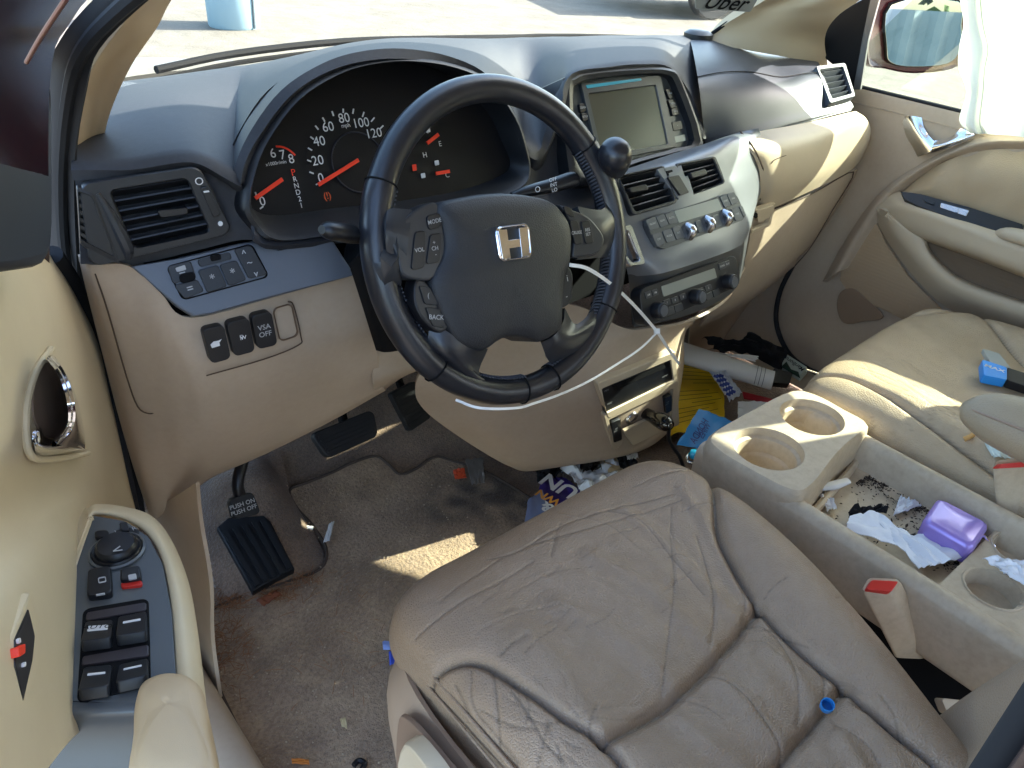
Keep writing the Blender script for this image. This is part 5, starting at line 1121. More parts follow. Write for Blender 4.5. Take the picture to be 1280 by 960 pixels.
# side mirror outside the window
mir = thing('side_mirror', at(1150, 60, x=1.0), 'dark red side mirror outside the passenger window reflecting trees and a fence', 'side mirror')
MO = at(1155, 44, x=.97); PM = Pl(MO, (.82, -.57, 0), (0, 0, 1)); PM = Pl(MO, (.845, -.53, 0), np.cross(nrm((-.53, -.845, .060)), nrm((.845, -.53, 0)))*-1)
mh = crc(PM.q([(1090, -4), (1200, -10), (1212, 20), (1207, 66), (1190, 86), (1140, 92), (1104, 86), (1084, 80), (1083, 40)]), 4)
cm = mh.mean(0); k = len(mh); L = [cm+(mh-cm)*s-PM.n*d for s, d in ((.93, 0), (.98, -.004), (1.0, .01), (.98, .05), (.85, .09), (.5, .12))]
ob('housing', (np.concatenate(L), gridfaces(6, k, True)+[tuple(range(k)), tuple(range(5*k, 6*k))]), M['paint'], mir)
mm = crc(PM.q([(1112, 4), (1198, 0), (1202, 30), (1200, 62), (1184, 80), (1140, 84), (1112, 79), (1106, 62)], .003), 4)
ob('mirror_frame', plate(mm, PM.n, .002, .004, .002), M['matt'], mir)
ob('mirror_glass', plate(cm*0+(mm.mean(0)+(mm-mm.mean(0))*.965), PM.n, .0035, .002, .0002), mat('mirror_glass', 'c8d0d0', .01, 1.0), mir)
# curtain airbag hanging over the window
ca = bpy.data.materials.new('airbag_fabric'); ca.use_nodes = True; tt = ca.node_tree; b = tt.nodes['Principled BSDF']; b.inputs['Base Color'].default_value = (.82, .83, .80, 1); b.inputs['Roughness'].default_value = .8
tl_ = tt.nodes.new('ShaderNodeBsdfTranslucent'); tl_.inputs[0].default_value = (.85, .86, .82, 1); ms = tt.nodes.new('ShaderNodeMixShader'); ms.inputs[0].default_value = .45
tt.links.new(b.outputs[0], ms.inputs[1]); tt.links.new(tl_.outputs[0], ms.inputs[2]); tt.links.new(ms.outputs[0], tt.nodes['Material Output'].inputs[0])
rowsA = []
for y, e, f in ((-120, 1200, 1222), (-40, 1199, 1220), (0, 1200, 1219), (30, 1204, 1222), (60, 1199, 1228), (85, 1198, 1224), (115, 1208, 1222), (150, 1199, 1218), (166, 1212, 1222)):
    yy = y
    rowsA.append([at(e, yy, x=.715), at(e+7, yy+1, x=.69), at(f, yy+1, x=.685), at(f+8, yy+1, x=.715), at(f+18, yy+2, x=.69), at(f+36, yy+3, x=.68), at(f+55, yy+5, x=.685), at(f+70, yy+6, x=.70), at(f+82, yy+8, x=.715)])
V, F = sheet(rowsA, 6, 5, .002)
cab = tag(ob('curtain_airbag', (V+.002*A_([[noise.noise(Vector(tuple(v*25))), 0, 0] for v in V]), F), ca), 'white deployed curtain airbag hanging over the passenger window', 'airbag')
ob('sun_block_rear', sheet([[(.70-.02*math.sin(j*1.4), -.17-.045*j, z+.008*math.sin(j)) for j in range(8)] for z in (1.2, 1.05, .95, .85, .79)], 5, 5, .002), ca, cab)  # added out of frame to shape the sun patch on the floor
ob('sun_block_upper', sheet([[(.705, -.40-.05*j, z) for j in range(5)] for z in (1.2, 1.08, .935)], 5, 5, .002), ca, cab)  # out-of-frame addition that cuts the sun stripe across the mat
ob('seam', tube([rowsA[i][3]-A_([.004, 0, 0]) for i in range(len(rowsA))], .0012, 6), mat('airbag_seam', 'b8bab6', .8), cab)

# ------------------------------------------------------------------ open driver door
TH = rad(24); HD = A_([-.79, .25, 0.0]); dd = A_([-math.sin(TH), -math.cos(TH), 0]); nd = A_([math.cos(TH), -math.sin(TH), 0])
PDd = Pl(HD, dd, (0, 0, 1)); 
if PDd.n@nd < 0: PDd.n = -PDd.n
def E_(px, py, h=0): return PDd.hit(px, py, h)
ddoor = thing('driver_door', (-.88, .2, .3), 'open driver door with cream panel, chrome handle and window switches', 'car door')
M['doorcream'] = mat('door_cream', 'cfbe9c', .5, bump=grain, var=[(5, 'c2af8c', .5)], spec=.35)
rows = [[E_(-260, 310), E_(-120, 322), E_(-40, 332), E_(10, 334), E_(40, 327), E_(56, 320), E_(64, 318, -.02)],
        [E_(-260, 400), E_(-120, 410, .008), E_(-40, 400, .01), E_(20, 385, .01), E_(62, 372, .008), E_(86, 366, .002), E_(94, 364, -.02)],
        [E_(-260, 500), E_(-120, 500, .01), E_(-40, 480, .012), E_(30, 460, .012), E_(90, 448, .010), E_(124, 444, .002), E_(130, 442, -.02)],
        [E_(-260, 600), E_(-120, 590, .01), E_(-40, 565, .012), E_(30, 550, .012), E_(110, 540, .010), E_(144, 536, .002), E_(150, 534, -.02)],
        [E_(-260, 720), E_(-120, 690, .012), E_(-50, 650, .008), E_(25, 625, .002), E_(110, 608, .004), E_(157, 604, .002), E_(162, 600, -.02)],
        [E_(-260, 900), E_(-120, 800, .03), E_(-50, 730, .020), E_(15, 680, .012), E_(80, 645, .008), E_(166, 650, .002), E_(172, 650, -.02)],
        [E_(-260, 1200, .04), E_(-120, 1000, .045), E_(-50, 850, .045), E_(10, 780, .040), E_(90, 720, .02), E_(172, 720, .002), E_(178, 720, -.02)],
        [E_(-260, 1500, .05), E_(-120, 1300, .05), E_(-50, 1100, .05), E_(30, 1000, .05), E_(120, 900, .03), E_(200, 880, .002), E_(206, 880, -.02)]]
ob('panel', sheet(rows, 6, 6, .03), M['doorcream'], ddoor)
# shadow-gap side of the door edge
ob('door_edge', tube([E_(66, 318, -.012), E_(96, 364, -.012), E_(132, 442, -.012), E_(152, 534, -.012), E_(165, 600, -.012), E_(174, 652, -.012)], .010, 10), M['seal'], ddoor)
# mirror corner cover
ob('corner_cover', plate([E_(x, y, .03) for x, y in ((-60, 40), (0, 57), (26, 62), (36, 76), (47, 96), (50, 130), (51, 290), (48, 322), (40, 334), (0, 340), (-60, 342))], PDd.n, .01, .05, .010), mat('corner_cover', '22262e', .5), ddoor)
ob('window_frame', [plate([E_(x, y, .015) for x, y in ((-60, -80), (24, -80), (28, 0), (28, 62), (-60, 62))], PDd.n, .005, .03, .005)], M['matt'], ddoor)
# chrome handle
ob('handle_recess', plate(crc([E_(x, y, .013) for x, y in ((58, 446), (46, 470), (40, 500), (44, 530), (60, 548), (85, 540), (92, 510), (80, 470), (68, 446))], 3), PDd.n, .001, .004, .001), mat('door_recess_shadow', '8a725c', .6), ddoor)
ob('handle_bezel', [tube([E_(x, y, .014) for x, y in ((64, 436), (46, 462), (34, 500), (32, 540), (42, 572), (80, 572), (110, 566))], .003, 8, 5)], M['doorcream'], ddoor)
c1 = sheet([[E_(54, 450, .016), E_(68, 470, .020), E_(78, 500, .022), E_(80, 528, .022), E_(66, 547, .022)],
            [E_(60, 445, .030), E_(76, 464, .042), E_(88, 496, .050), E_(90, 530, .048), E_(74, 556, .036)],
            [E_(66, 443, .020), E_(84, 468, .020), E_(98, 505, .020), E_(106, 545, .018), E_(106, 562, .016)]], 7, 6, .003)
c2 = sheet([[E_(52, 534, .020), E_(56, 546, .022), E_(66, 549, .024), E_(76, 545, .024)], [E_(44, 538, .030), E_(48, 556, .034), E_(72, 560, .034), E_(92, 552, .030)], [E_(40, 542, .018), E_(46, 568, .016), E_(78, 568, .016), E_(107, 562, .016)]], 7, 6, .003)
ob('handle', [c1, c2], M['chrome'], ddoor)
# armrest with the switch plate
ZA = .50
def R_(px, py, z=ZA): return at(px, py, z=z)
rim_o = [(108, 636), (122, 630), (158, 634), (190, 646), (213, 675), (233, 724), (244, 780), (254, 862), (264, 960), (268, 1020)]
rim_i = [(112, 650), (122, 643), (157, 650), (185, 668), (203, 700), (215, 760), (222, 855), (226, 920), (232, 960), (236, 1020)]
ob('armrest_rim', sheet([[R_(x-1, y+3, ZA-.12) for x, y in rim_o], [R_(x+2, y+2, ZA-.03) for x, y in rim_o], [R_(*p, ZA-.008) for p in rim_o], [(R_(*a, ZA+.004)+R_(*b, ZA+.004))/2 for a, b in zip(rim_o, rim_i)], [R_(*p, ZA+.001) for p in rim_i], [R_(*p, ZA-.01) for p in rim_i]], 6, 5, .003), M['doorcream'], ddoor)
# inner side: blends from the door panel to the plate
lf = [(116, 648), (100, 690), (84, 740), (70, 810), (56, 877), (50, 911), (56, 965), (60, 1040)]
lfo = [(104, 628), (60, 655), (22, 700), (-10, 760), (-40, 830), (-50, 900), (-40, 970), (-30, 1040)]
mid_ = [((a[0]*.55+b[0]*.45), (a[1]*.55+b[1]*.45)) for a, b in zip(lf, lfo)]
ob('armrest_side', sheet([[R_(*p, ZA-.004) for p in lf], [R_(*p, ZA+.006) for p in lf], [R_(*p, ZA-.004) for p in mid_], [E_(*p, -.006) for p in lfo]], 6, 6, .004), M['doorcream'], ddoor)
po = [(118, 645), (157, 652), (186, 672), (204, 706), (215, 765), (221, 855), (205, 858), (186, 866), (176, 880), (56, 876), (71, 810), (84, 742), (98, 695), (112, 656)]
M['doorsilver'] = mat('door_silver', '5c6062', .38, .35, bump=[('noise', 500, .03, .0005)])
PR_ = Pl((0, 0, ZA), (1, 0, 0), (0, 1, 0))
dsp = ob('switch_panel', [plate([R_(*p, ZA+.002) for p in po], A_([0, 0, 1.]), .001, .02, .001)], M['doorsilver'], ddoor, smooth=25)
ob('panel_drop', sheet([[R_(56, 876, ZA+.003), R_(120, 878, ZA+.003), R_(180, 872, ZA+.003)], [R_(53, 892, ZA+.001), R_(120, 893, ZA+.001), R_(178, 890, ZA+.001)], [R_(56, 915, ZA-.02), R_(120, 915, ZA-.02), R_(175, 915, ZA-.02)], [R_(66, 985, ZA-.06), R_(120, 985, ZA-.06), R_(172, 985, ZA-.06)]], 6, 5, .004), M['doorsilver'], ddoor)
def rq_(pts, z): return [R_(*p, z) for p in pts]
def dk(name, pts, h, z=ZA+.003, matl=None, r=.003, bev=.0015, dome=0, par=None): return ob(name, rb(rq_(pts, z), h, .004, r, bev, dome), matl or M['black'], par or dsp)
dk('mirror_selector', [(118, 667), (136, 665), (138, 674), (120, 677)], .004, r=.004)
dk('mirror_selector', [(141, 664), (171, 658), (176, 668), (145, 673)], .001, r=.004)
dk('selector_knob', [(150, 659), (160, 657), (163, 668), (153, 670)], .006, r=.002)
c = R_(147, 690, ZA+.003)
kn = ob('mirror_control', lathe(c, (0, 0, 1), [(.0215, -.002), (.0215, .002), (.0195, .005), (.0175, .0045), (.0172, .008), (.015, .0105), (.001, .0108)], 32), M['black'], dsp)
ob('control_ring', lathe(c, (0, 0, 1), [(.0235, -.002), (.0235, .0025), (.0215, .0035), (.0205, .001)], 32), M['doorsilver'], kn)
ob('key_legend', [text('<', R_(147, 688, ZA+.0145), (1, 0, 0), (0, 1, 0), .014, .01), text('L', R_(146, 665, ZA+.005), (1, 0, 0), (0, 1, 0), .007), text('R', R_(168, 661, ZA+.005), (1, 0, 0), (0, 1, 0), .007)], M['greyink'], dsp, smooth=0)
dk('lock_switch', [(112, 718), (140, 713), (142, 748), (110, 752)], .007, r=.004)
dk('window_lock', [(152, 717), (176, 713), (178, 729), (152, 733)], .007, r=.003)
ob('red_band', rb(rq_([(151, 730), (178, 727), (178, 733), (152, 736)], ZA+.004), .002, .004, .002), mat('red_band', 'c22a1e', .5), dsp)
ob('key_legend', [ringframe(rq_([(122, 722), (132, 720), (133, 727), (123, 729)], ZA+.0105), rq_([(123.5, 723), (131, 721.5), (131.5, 726), (124, 727.5)], ZA+.0105), .0004, .001, .0015, .001), rb(rq_([(160, 719), (170, 717), (171, 723), (161, 725)], ZA+.0104), .0004, .001, .001, .0002), rb(rq_([(120, 743), (131, 741), (131, 742.5), (120, 744.5)], ZA+.0104), .0004, .001, .0004, .0002)], M['greyink'], dsp, smooth=0)
fq = [(104, 762), (186, 748), (189, 858), (96, 880)]
wf = ob('window_switch_bezel', rb(rq_(fq, ZA+.003), .0012, .004, .006), M['matt'], dsp)
for i, (pts, t) in enumerate((([(106, 776), (141, 774), (141, 808), (103, 813)], 1), ([(147, 770), (183, 763), (185, 800), (147, 806)], 0), ([(104, 833), (140, 830), (139, 868), (100, 874)], 0), ([(148, 830), (185, 822), (186, 855), (147, 864)], 0))):
    c4 = rq_(pts, ZA+.006); c4[0] = c4[0]+A_([0, 0, -.004]); c4[1] = c4[1]+A_([0, 0, -.004]); c4[2] = c4[2]+A_([0, 0, .006]); c4[3] = c4[3]+A_([0, 0, .006])
    o = ob('window_switch', rb(c4, .003, .006, .003, .0015), M['darkface'], wf)
    cc = quadmap(c4, (.5, .42))+qnorm(c4)*.0032
    if t: ob('auto_plate', rb([quadmap(c4, p)+qnorm(c4)*.003 for p in ((.15, .3), (.85, .3), (.85, .55), (.15, .55))], .0006, .001, .001, .0002), M['white'], o); ob('auto_lettering', text('AUTO', cc+qnorm(c4)*.0008, c4[1]-c4[0], c4[0]-c4[3], .0080, .0, lift=.0002), M['matt'], o, smooth=0)
    else: ob('switch_bar', rb([quadmap(c4, p)+qnorm(c4)*.003 for p in ((.2, .36), (.8, .36), (.8, .44), (.2, .44))], .0006, .001, .0004, .0002), M['white'], o)
for pts in ([(108, 766), (183, 753), (183, 763), (107, 776)], [(103, 821), (186, 806), (186, 820), (102, 832)]):
    ob('finger_well', rb(rq_(pts, ZA+.005), .0005, .002, .002), mat('finger_well', '302a2e', .4) if 'finger_well' not in bpy.data.materials else bpy.data.materials['finger_well'], wf)
# padded grip at the bottom
gp = [(172, 1010), (171, 930), (173, 892), (181, 872), (200, 861), (222, 858), (245, 864), (258, 882), (266, 930), (272, 1010)]
ob('armrest_pad', plate(crc([R_(*p, ZA+.0) for p in gp], 4), A_([0, 0, 1.]), .022, .05, .010, .004), mat('door_pad_vinyl', 'bfa682', .55, bump=grain), ddoor, smooth=60)
# lock and memory switch in the diamond bezel
PX = Pl3(E_(20, 760, .036), E_(42, 770, .034), E_(15, 870, .040))
dz = ob('lock_bezel', plate([PX.hit(x, y, .002) for x, y in ((34, 741), (47, 790), (44, 835), (24, 905), (9, 850), (10, 795))], PX.n, .002, .01, .003), M['doorcream'], ddoor)
ob('lock_face', plate([PX.hit(x, y, .004) for x, y in ((34, 762), (42, 795), (39, 826), (27, 877), (17, 833), (17, 800))], PX.n, .001, .006, .001), M['black'], dz)
ob('lock_tab', rb(PX.q([(16, 811), (25, 806), (25, 818), (17, 823)], .005), .003, .003, .001), M['red'], dz)
ob('key_legend', [rb(PX.q([(22, 799), (25, 797), (26, 803), (23, 805)], .006), .0004, .001, .001, .0002), rb(PX.q([(29, 829), (32, 827), (32, 833), (29, 834)], .006), .0004, .001, .001, .0002)], M['white'], dz, smooth=0)

# middle pillar of the door opening, its edge crosses the lower right corner of the view
bpl = ob('middle_pillar', [sheet([[(-.735, -.90, z), (-.735, -.69, z), (-.741, -.676, z), (-.758, -.673, z), (-.80, -.678, z), (-.87, -.71, z), (-.885, -.90, z)] for z in (-.1, .2, .5, .8, 1.0, 1.25)], 6, 4)], M['paint'], body)
ob('door_seal', tube([(-.744, -.670, z) for z in (.05, .3, .6, .9, 1.2)], .006, 10), M['seal'], body)
# ------------------------------------------------------------------ things outside, seen through the windscreen, the side window and in the mirror
bc = at(281, 38, z=GZ)+A_([.18, .18, 0])
bn_ = thing('waste_bin', (bc[0], bc[1], GZ), 'pale blue-grey round plastic bin standing on the pavement beyond the windscreen', 'bin')
ob('tub', lathe((bc[0], bc[1], GZ), (0, 0, 1), [(.235, 0), (.245, .02), (.25, .3), (.265, .8), (.27, .82), (.25, .82), (.24, .1)], 40), mat('bin_plastic', '7f98a3', .6), bn_)
sx = at(301, 20, z=.1)
ob('seam', bar((bc[0]+.10, bc[1]-.235, GZ+.01), (bc[0]+.11, bc[1]-.25, .36), (.3, -1, 0), .018, .012), mat('bin_seam', '3e4a52', .6), bn_)
wc = at(885, 24, z=GZ)
pc_ = thing('parked_car', (wc[0]+1.2, wc[1], GZ), 'dark parked vehicle beyond the windscreen, only its wheel in view', 'car')
wdir = nrm((.93, -.37, 0)); wn = nrm((-.37, -.93, 0)); W0 = A_([wc[0], wc[1], GZ])
def wheel_at(c, n):
    w = ob('wheel', lathe(c, n, [(.22, -.1), (.31, -.1), (.335, -.06), (.335, .06), (.31, .1), (.22, .1), (.21, .07), (.06, .05), (.001, .06)], 36), M['rubber'], pc_)
    ob('rim', lathe(c, n, [(.215, .06), (.2, .095), (.19, .08), (.07, .07), (.05, .09), (.001, .09)], 30), M['softchrome'], w)
wheel_at(W0+A_([0, 0, .335]), wn); wheel_at(W0+wdir*2.7+A_([0, 0, .335]), wn)
prof = [(-.9, .25), (-.95, .6), (-.8, .85), (-.1, .95), (.55, 1.4), (2.3, 1.45), (3.1, 1.0), (3.6, .9), (3.65, .3)]
fr_ = [W0+wdir*a+A_([0, 0, b])-wn*.05 for a, b in prof]; bk_ = [p-wn*1.6 for p in fr_]; kq = len(fr_)
ob('body', (A_(fr_+bk_), gridfaces(2, kq, True)+[tuple(range(kq)), tuple(range(kq, 2*kq))]), mat('parked_paint', '33363a', .3, .2, coat=.6), pc_, smooth=20)
# behind: container fence, lattice mast and trees that the side mirror shows
fc = thing('container_fence', (2, -14, GZ), 'long pale corrugated metal fence behind the car, seen in the side mirror', 'fence')
V = []; xs_ = np.linspace(-22, 16, 321)
for i, x in enumerate(xs_):
    o_ = .12*(i//2 % 2); V += [(x, -14+o_, GZ), (x, -14+o_, .95)]
ob('sheeting', (A_(V), [(2*i, 2*i+2, 2*i+3, 2*i+1) for i in range(len(xs_)-1)]), mat('fence_paint', 'a7b0b2', .6), fc, smooth=0)
pst = [box((x, -13.8, .3), (.15, .1, 1.5)) for x in (-4, 0, 4, 8)]
for p in pst: ob('post', p, M['softchrome'], fc)
leafm = [mat('leaf_light', '5d7a35', .7), mat('leaf_dark', '2c4220', .7)]
rt = random.Random(11)
def tree(x, y, h, w, label):
    t = thing('tree', (x, y, GZ), label, 'tree', 'trees behind the fence')
    ob('trunk', tube([(x, y, GZ), (x+.1, y, GZ+h*.3), (x-.1, y+.1, GZ+h*.6), (x, y, GZ+h*.85)], [.22, .17, .12, .05], 8), M['dirt'], t)
    for kx in range(2):
        Q = []; Fq = []
        for c in range(26):
            cx, cy, cz = x+rt.gauss(0, w*.33), y+rt.gauss(0, w*.33), GZ+h*(.62+rt.gauss(0, .16))
            for _ in range(38):
                px, py, pz = cx+rt.gauss(0, .42), cy+rt.gauss(0, .42), cz+rt.gauss(0, .36); s = rt.uniform(.08, .17)
                a = A_([rt.gauss(0, 1) for _ in range(3)]); b_ = A_([rt.gauss(0, 1) for _ in range(3)]); a = nrm(a); b_ = nrm(np.cross(a, b_)); p = A_([px, py, pz]); k = len(Q)
                Q += [p-a*s, p+b_*s*.6, p+a*s, p-b_*s*.6]; Fq.append((k, k+1, k+2, k+3))
        ob('crown', (A_(Q), Fq), leafm[kx], t, smooth=0)
for i, (x, y, h, w) in enumerate(((-13, -17, 6.8, 3.2), (-9, -18, 6.4, 3.2), (-5, -17, 7, 3.2), (-1, -17, 6.2, 3), (2.5, -18, 7, 3.4), (6, -17, 6.4, 3.2), (9.5, -18, 7.2, 3.2))): tree(x, y, h, w, 'leafy green tree behind the corrugated fence in the mirror')
mast = thing('lattice_mast', (2.2, -11, GZ), 'thin metal lattice mast standing before the fence, seen in the mirror', 'mast')
for dx, dy in ((-.25, -.15), (.25, -.15), (0, .25)): ob('leg', tube([(2.2+dx*1.6, -11+dy, GZ), (2.2+dx*.7, -11+dy*.6, 5)], .025, 6), M['softchrome'], mast)
ob('bracing', [bar((2.2-.36+.03*i, -11, GZ+.5*i), (2.2+.36-.03*i, -11, GZ+.5*i+.5), (0, 1, 0), .02, .02) for i in range(8)], M['softchrome'], mast)
# ------------------------------------------------------------------ litter and small things
rl = random.Random(21)
M['paper'] = mat('white_paper', 'dcdad6', .8); M['tissue'] = mat('white_tissue', 'e0e2e6', .9, bump=[('noise', 60, .4, .004)]); M['blackcloth'] = mat('black_cloth', '101014', .9)
M['blueink'] = mat('blue_ink', '2c3f86', .7); M['blackink'] = mat('black_ink', '222224', .8)
def crumple(outline, amp, freq, seed, th=.0012, n=14, arch=0, zf=None):
    """crumpled sheet inside a 4-corner 3D quad with ragged folds"""
    c4 = [A_(c, float) for c in outline]; nn = qnorm(c4); V = []
    if nn[2] < 0: nn = -nn
    for j in range(n+1):
        for i in range(n+1):
            u, v = i/n, j/n; e = .05*noise.noise(Vector((u*5, v*5, seed))); f = .05*noise.noise(Vector((u*5, v*5, seed+7)))
            p = quadmap(c4, (u+e, v+f)); w = abs(noise.noise(Vector((u*freq, v*freq, seed+3))))*1.6+abs(noise.noise(Vector((u*freq*2.1, v*freq*2.1, seed+9))))*.3
            V.append(p+nn*(amp*w+arch*math.sin(math.pi*u)*math.sin(math.pi*v)))
    V = A_(V); F = gridfaces(n+1, n+1); k = len(V); V2 = V-nn*th
    rim = [j for j in range(n+1)]+[i*(n+1)+n for i in range(1, n+1)]+[n*(n+1)+j for j in range(n-1, -1, -1)]+[i*(n+1) for i in range(n-1, 0, -1)]
    F = F+[tuple(i+k for i in f[::-1]) for f in F]+[(rim[a], rim[(a+1) % len(rim)], rim[(a+1) % len(rim)]+k, rim[a]+k) for a in range(len(rim))]
    return np.concatenate([V, V2]), F
def fl(pts, l=.012): return [onfloor(*p, l) for p in pts]
def lit(name, prims, matl, label, cat, smooth=25, group=None): return tag(ob(name, prims, matl, smooth=smooth), label, cat, group)
def ct(pts, z=.309): return [at(*p, z=z) for p in pts]
# driver footwell
lit('wrapper_scrap', crumple(fl([(566, 588), (580, 585), (583, 597), (569, 599)], .012), .003, 3, 1), mat('orange_wrapper', 'd8502c', .4), 'small orange-red wrapper scrap on the driver mat', 'wrapper')
lit('clear_film', crumple(fl([(582, 575), (604, 572), (606, 604), (590, 606)], .012), .003, 3, 2), mat('dull_film', '6e665e', .35), 'crinkled translucent film scrap beside the orange wrapper scrap', 'film')
lit('paper_scrap', crumple(fl([(412, 654), (418, 652), (412, 676), (404, 678)], .014), .004, 3, 3, n=6), M['paper'], 'torn white paper strip on the driver mat near the footrest', 'paper')
lit('paper_scrap', crumple(fl([(383, 657), (392, 658), (391, 662), (384, 661)], .014), .002, 3, 4, n=4), M['paper'], 'tiny white paper fleck left of the torn paper strip', 'paper')
bagq = fl([(692, 598), (735, 575), (775, 640), (668, 650)], .02)
PBG = Pl(bagq[0], at(735, 615, z=.03)-at(690, 598, z=.03), at(690, 598, z=.03)-at(672, 640, z=.03))
bag = thing('snack_bag', onfloor(700, 620), 'purple snack bag with white and orange lettering between the driver seat and dashboard', 'snack bag')
ob('film', crumple(fl([(676, 602), (700, 596), (800, 660), (664, 655)], .016), .010, 3, 5, n=16), mat('purple_film', '3c2a74', .3), bag)
ob('clear_panel', crumple(fl([(660, 625), (678, 612), (690, 655), (655, 660)], .026), .004, 3, 15, n=8), mat('blue_film', '7a86a8', .3), bag)
dr1 = at(732, 622, z=.05)-at(690, 600, z=.05); ur = nrm(np.cross(A_([0, 0, 1.]), nrm(dr1)))
for s, px, py, sz, m_ in (('RUN', 708, 612, .052, 'white_ink'), ('TOWN', 696, 628, .028, 'orange_ink'), ('&', 684, 634, .035, 'white_ink')):
    if m_ == 'orange_ink' and 'orange_ink' not in bpy.data.materials: mat('orange_ink', 'dd9a3c', .5)
    c = onfloor(px, py, .045)
    ob('bag_lettering', text(s, c, -dr1, ur*-1, sz, .03, lift=.001), bpy.data.materials[m_], bag, smooth=0)
lit('plastic_bag', crumple(fl([(700, 585), (760, 568), (800, 610), (735, 622)], .03), .018, 4, 6, n=18), mat('clear_plastic', 'e6e8ea', .15), 'crumpled clear-white plastic bag glaring in the sun under the console', 'plastic bag')
lit('paper_card', crumple(fl([(752, 574), (785, 568), (790, 596), (765, 600)], .035), .006, 3, 8, n=8), mat('cream_card', 'd9c49a', .6), 'cream and yellow torn card on the floor below the outlets', 'card')
lit('black_wrapper', crumple(fl([(770, 572), (792, 568), (798, 584), (778, 590)], .04), .012, 4, 9, n=10), M['blackcloth'], 'small black wrapper beside the cream card', 'wrapper')
lit('dark_cloth', crumple(fl([(668, 582), (700, 580), (705, 598), (672, 604)], .016), .02, 3, 10, n=12), M['blackcloth'], 'dark cloth bunched at the foot of the tan column', 'cloth')
lit('black_wrapper', crumple(fl([(722, 578), (748, 572), (752, 588), (728, 592)], .045), .012, 4, 12, n=10), mat('black_gloss_film', '18181c', .2), 'glossy black film between the purple bag and the cream card', 'wrapper')
for i, q in enumerate(([(780, 566), (785, 564), (789, 574), (784, 575)], [(788, 568), (796, 566), (798, 573), (790, 575)])):
    lit('tissue_scrap', crumple(fl(q, .05), .008, 3, 20+i, n=5), M['paper'], ('upright white tissue tip beside the black wrapper', 'rounded white tissue tip right of the black wrapper')[i], 'tissue')
lit('blue_wrapper', crumple(fl([(478, 802), (493, 802), (494, 812), (479, 812)], .014), .003, 3, 13, n=5), mat('blue_white_wrapper', '8fa4dc', .4), 'blue and white wrapper end beside the driver seat base', 'wrapper')
lit('blue_wrapper', crumple(fl([(486, 815), (496, 814), (498, 828), (487, 832)], .014), .004, 3, 14, n=5), mat('deep_blue_wrapper', '2c4cc0', .4), 'deep blue wrapper corner against the driver seat base', 'wrapper')
lit('leaf_scrap', crumple(fl([(425, 899), (432, 897), (434, 911), (427, 908)], .014), .003, 3, 16, n=4), mat('pale_leaf', 'cdb98c', .8), 'pale dry leaf fragment on the rear of the mat', 'leaf')
lit('orange_scrap', crumple(fl([(364, 948), (386, 950), (387, 956), (365, 954)], .014), .003, 3, 17, n=5), mat('orange_scrap', 'c8772e', .8), 'orange-brown splinter near the bottom of the view', 'scrap')
lit('black_clip', [tube(fl([(442, 957), (448, 951), (456, 954), (452, 962)], .016), .004, 8, 3)], M['black'], 'small black plastic clip at the bottom edge of the mat', 'clip')
lit('dry_leaf', crumple(fl([(320, 750), (345, 738), (352, 744), (330, 758)], .016), .005, 3, 18, n=7), mat('orange_leaf', '7a4226', .9), 'orange-brown dry leaf below the footrest pad', 'leaf')
lit('grey_cloth', crumple([at(246, 662, x=-.725), at(258, 672, x=-.70), at(270, 735, x=-.71), at(256, 742, x=-.72)], .015, 3, 19, n=12), mat('grey_cloth', 'a39a98', .9), 'pale grey cloth stuffed beside the left kick panel', 'cloth')
# pine needles and grit: uncountable
nd_ = []
for _ in range(420):
    cl = rl.choice([(275, 800, 14, 50), (290, 755, 30, 8), (340, 745, 45, 8), (375, 728, 30, 6), (300, 830, 22, 35), (285, 790, 18, 30), (268, 850, 8, 60), (420, 800, 120, 80)])
    px, py = cl[0]+rl.gauss(0, cl[2]*.6), cl[1]+rl.gauss(0, cl[3]*.6)
    if px < 262: continue
    p = onfloor(px, py, .012); a = rl.uniform(0, math.pi); L_ = rl.uniform(.006, .028); d_ = A_([math.cos(a), math.sin(a), rl.uniform(-.05, .15)])*L_
    nd_.append(tube([p, p+d_*.5+A_([0, 0, .002]), p+d_], .00045, 3, 1))
tag(ob('pine_needles', nd_, mat('dry_needles', '8a5a34', .8), smooth=0), 'brown dry pine needles scattered along the mat edge', 'pine needles', kind='stuff')
gr = []
for _ in range(380):
    px, py = rl.uniform(265, 640), rl.uniform(600, 958)
    p = onfloor(px, py, .011); s = rl.uniform(.0006, .0016); gr.append(lathe(p, (rl.gauss(0, 1), rl.gauss(0, 1), .3), [(s*.4, -s), (s, 0), (s*.4, s)], 5))
tag(ob('grit', gr, mat('pale_grit', 'b5a288', .9), smooth=0), 'pale grit and crumbs over the driver mat', 'grit', kind='stuff')

# passenger footwell
yq = [at(846, 452, z=.05), at(905, 462, z=.05), at(905, 524, z=.04), at(838, 545, z=.04)]
yel = ob('yellow_leaflet', crumple(yq, .008, 2, 30, n=16), mat('yellow_paper', 'e8bc12', .7), smooth=60); tag(yel, 'yellow printed leaflet lying in the passenger footwell', 'leaflet')
ln_ = []
for i in range(15):
    v = .08+.06*i; a = .05 if i % 5 else .35; b = .92-(i*7 % 5)*.06
    if i == 6: continue
    ln_.append(bar(quadmap(yq, (a, v))+A_([0, 0, .0125]), quadmap(yq, (b, v))+A_([0, 0, .0125]), (0, 0, 1), .0013, .0006))
ob('print', ln_, mat('brown_print', '8a6a10', .8), yel, smooth=0)
pr0, pr1 = at(850, 440, z=.12), at(966, 476, z=.10)
ax_ = nrm(pr1-pr0); pap = thing('paper_roll', pr0, 'white printed papers curled into a roll in the passenger footwell', 'paper roll')
side = nrm(np.cross(ax_, A_([0, 0, 1.]))); rows = []
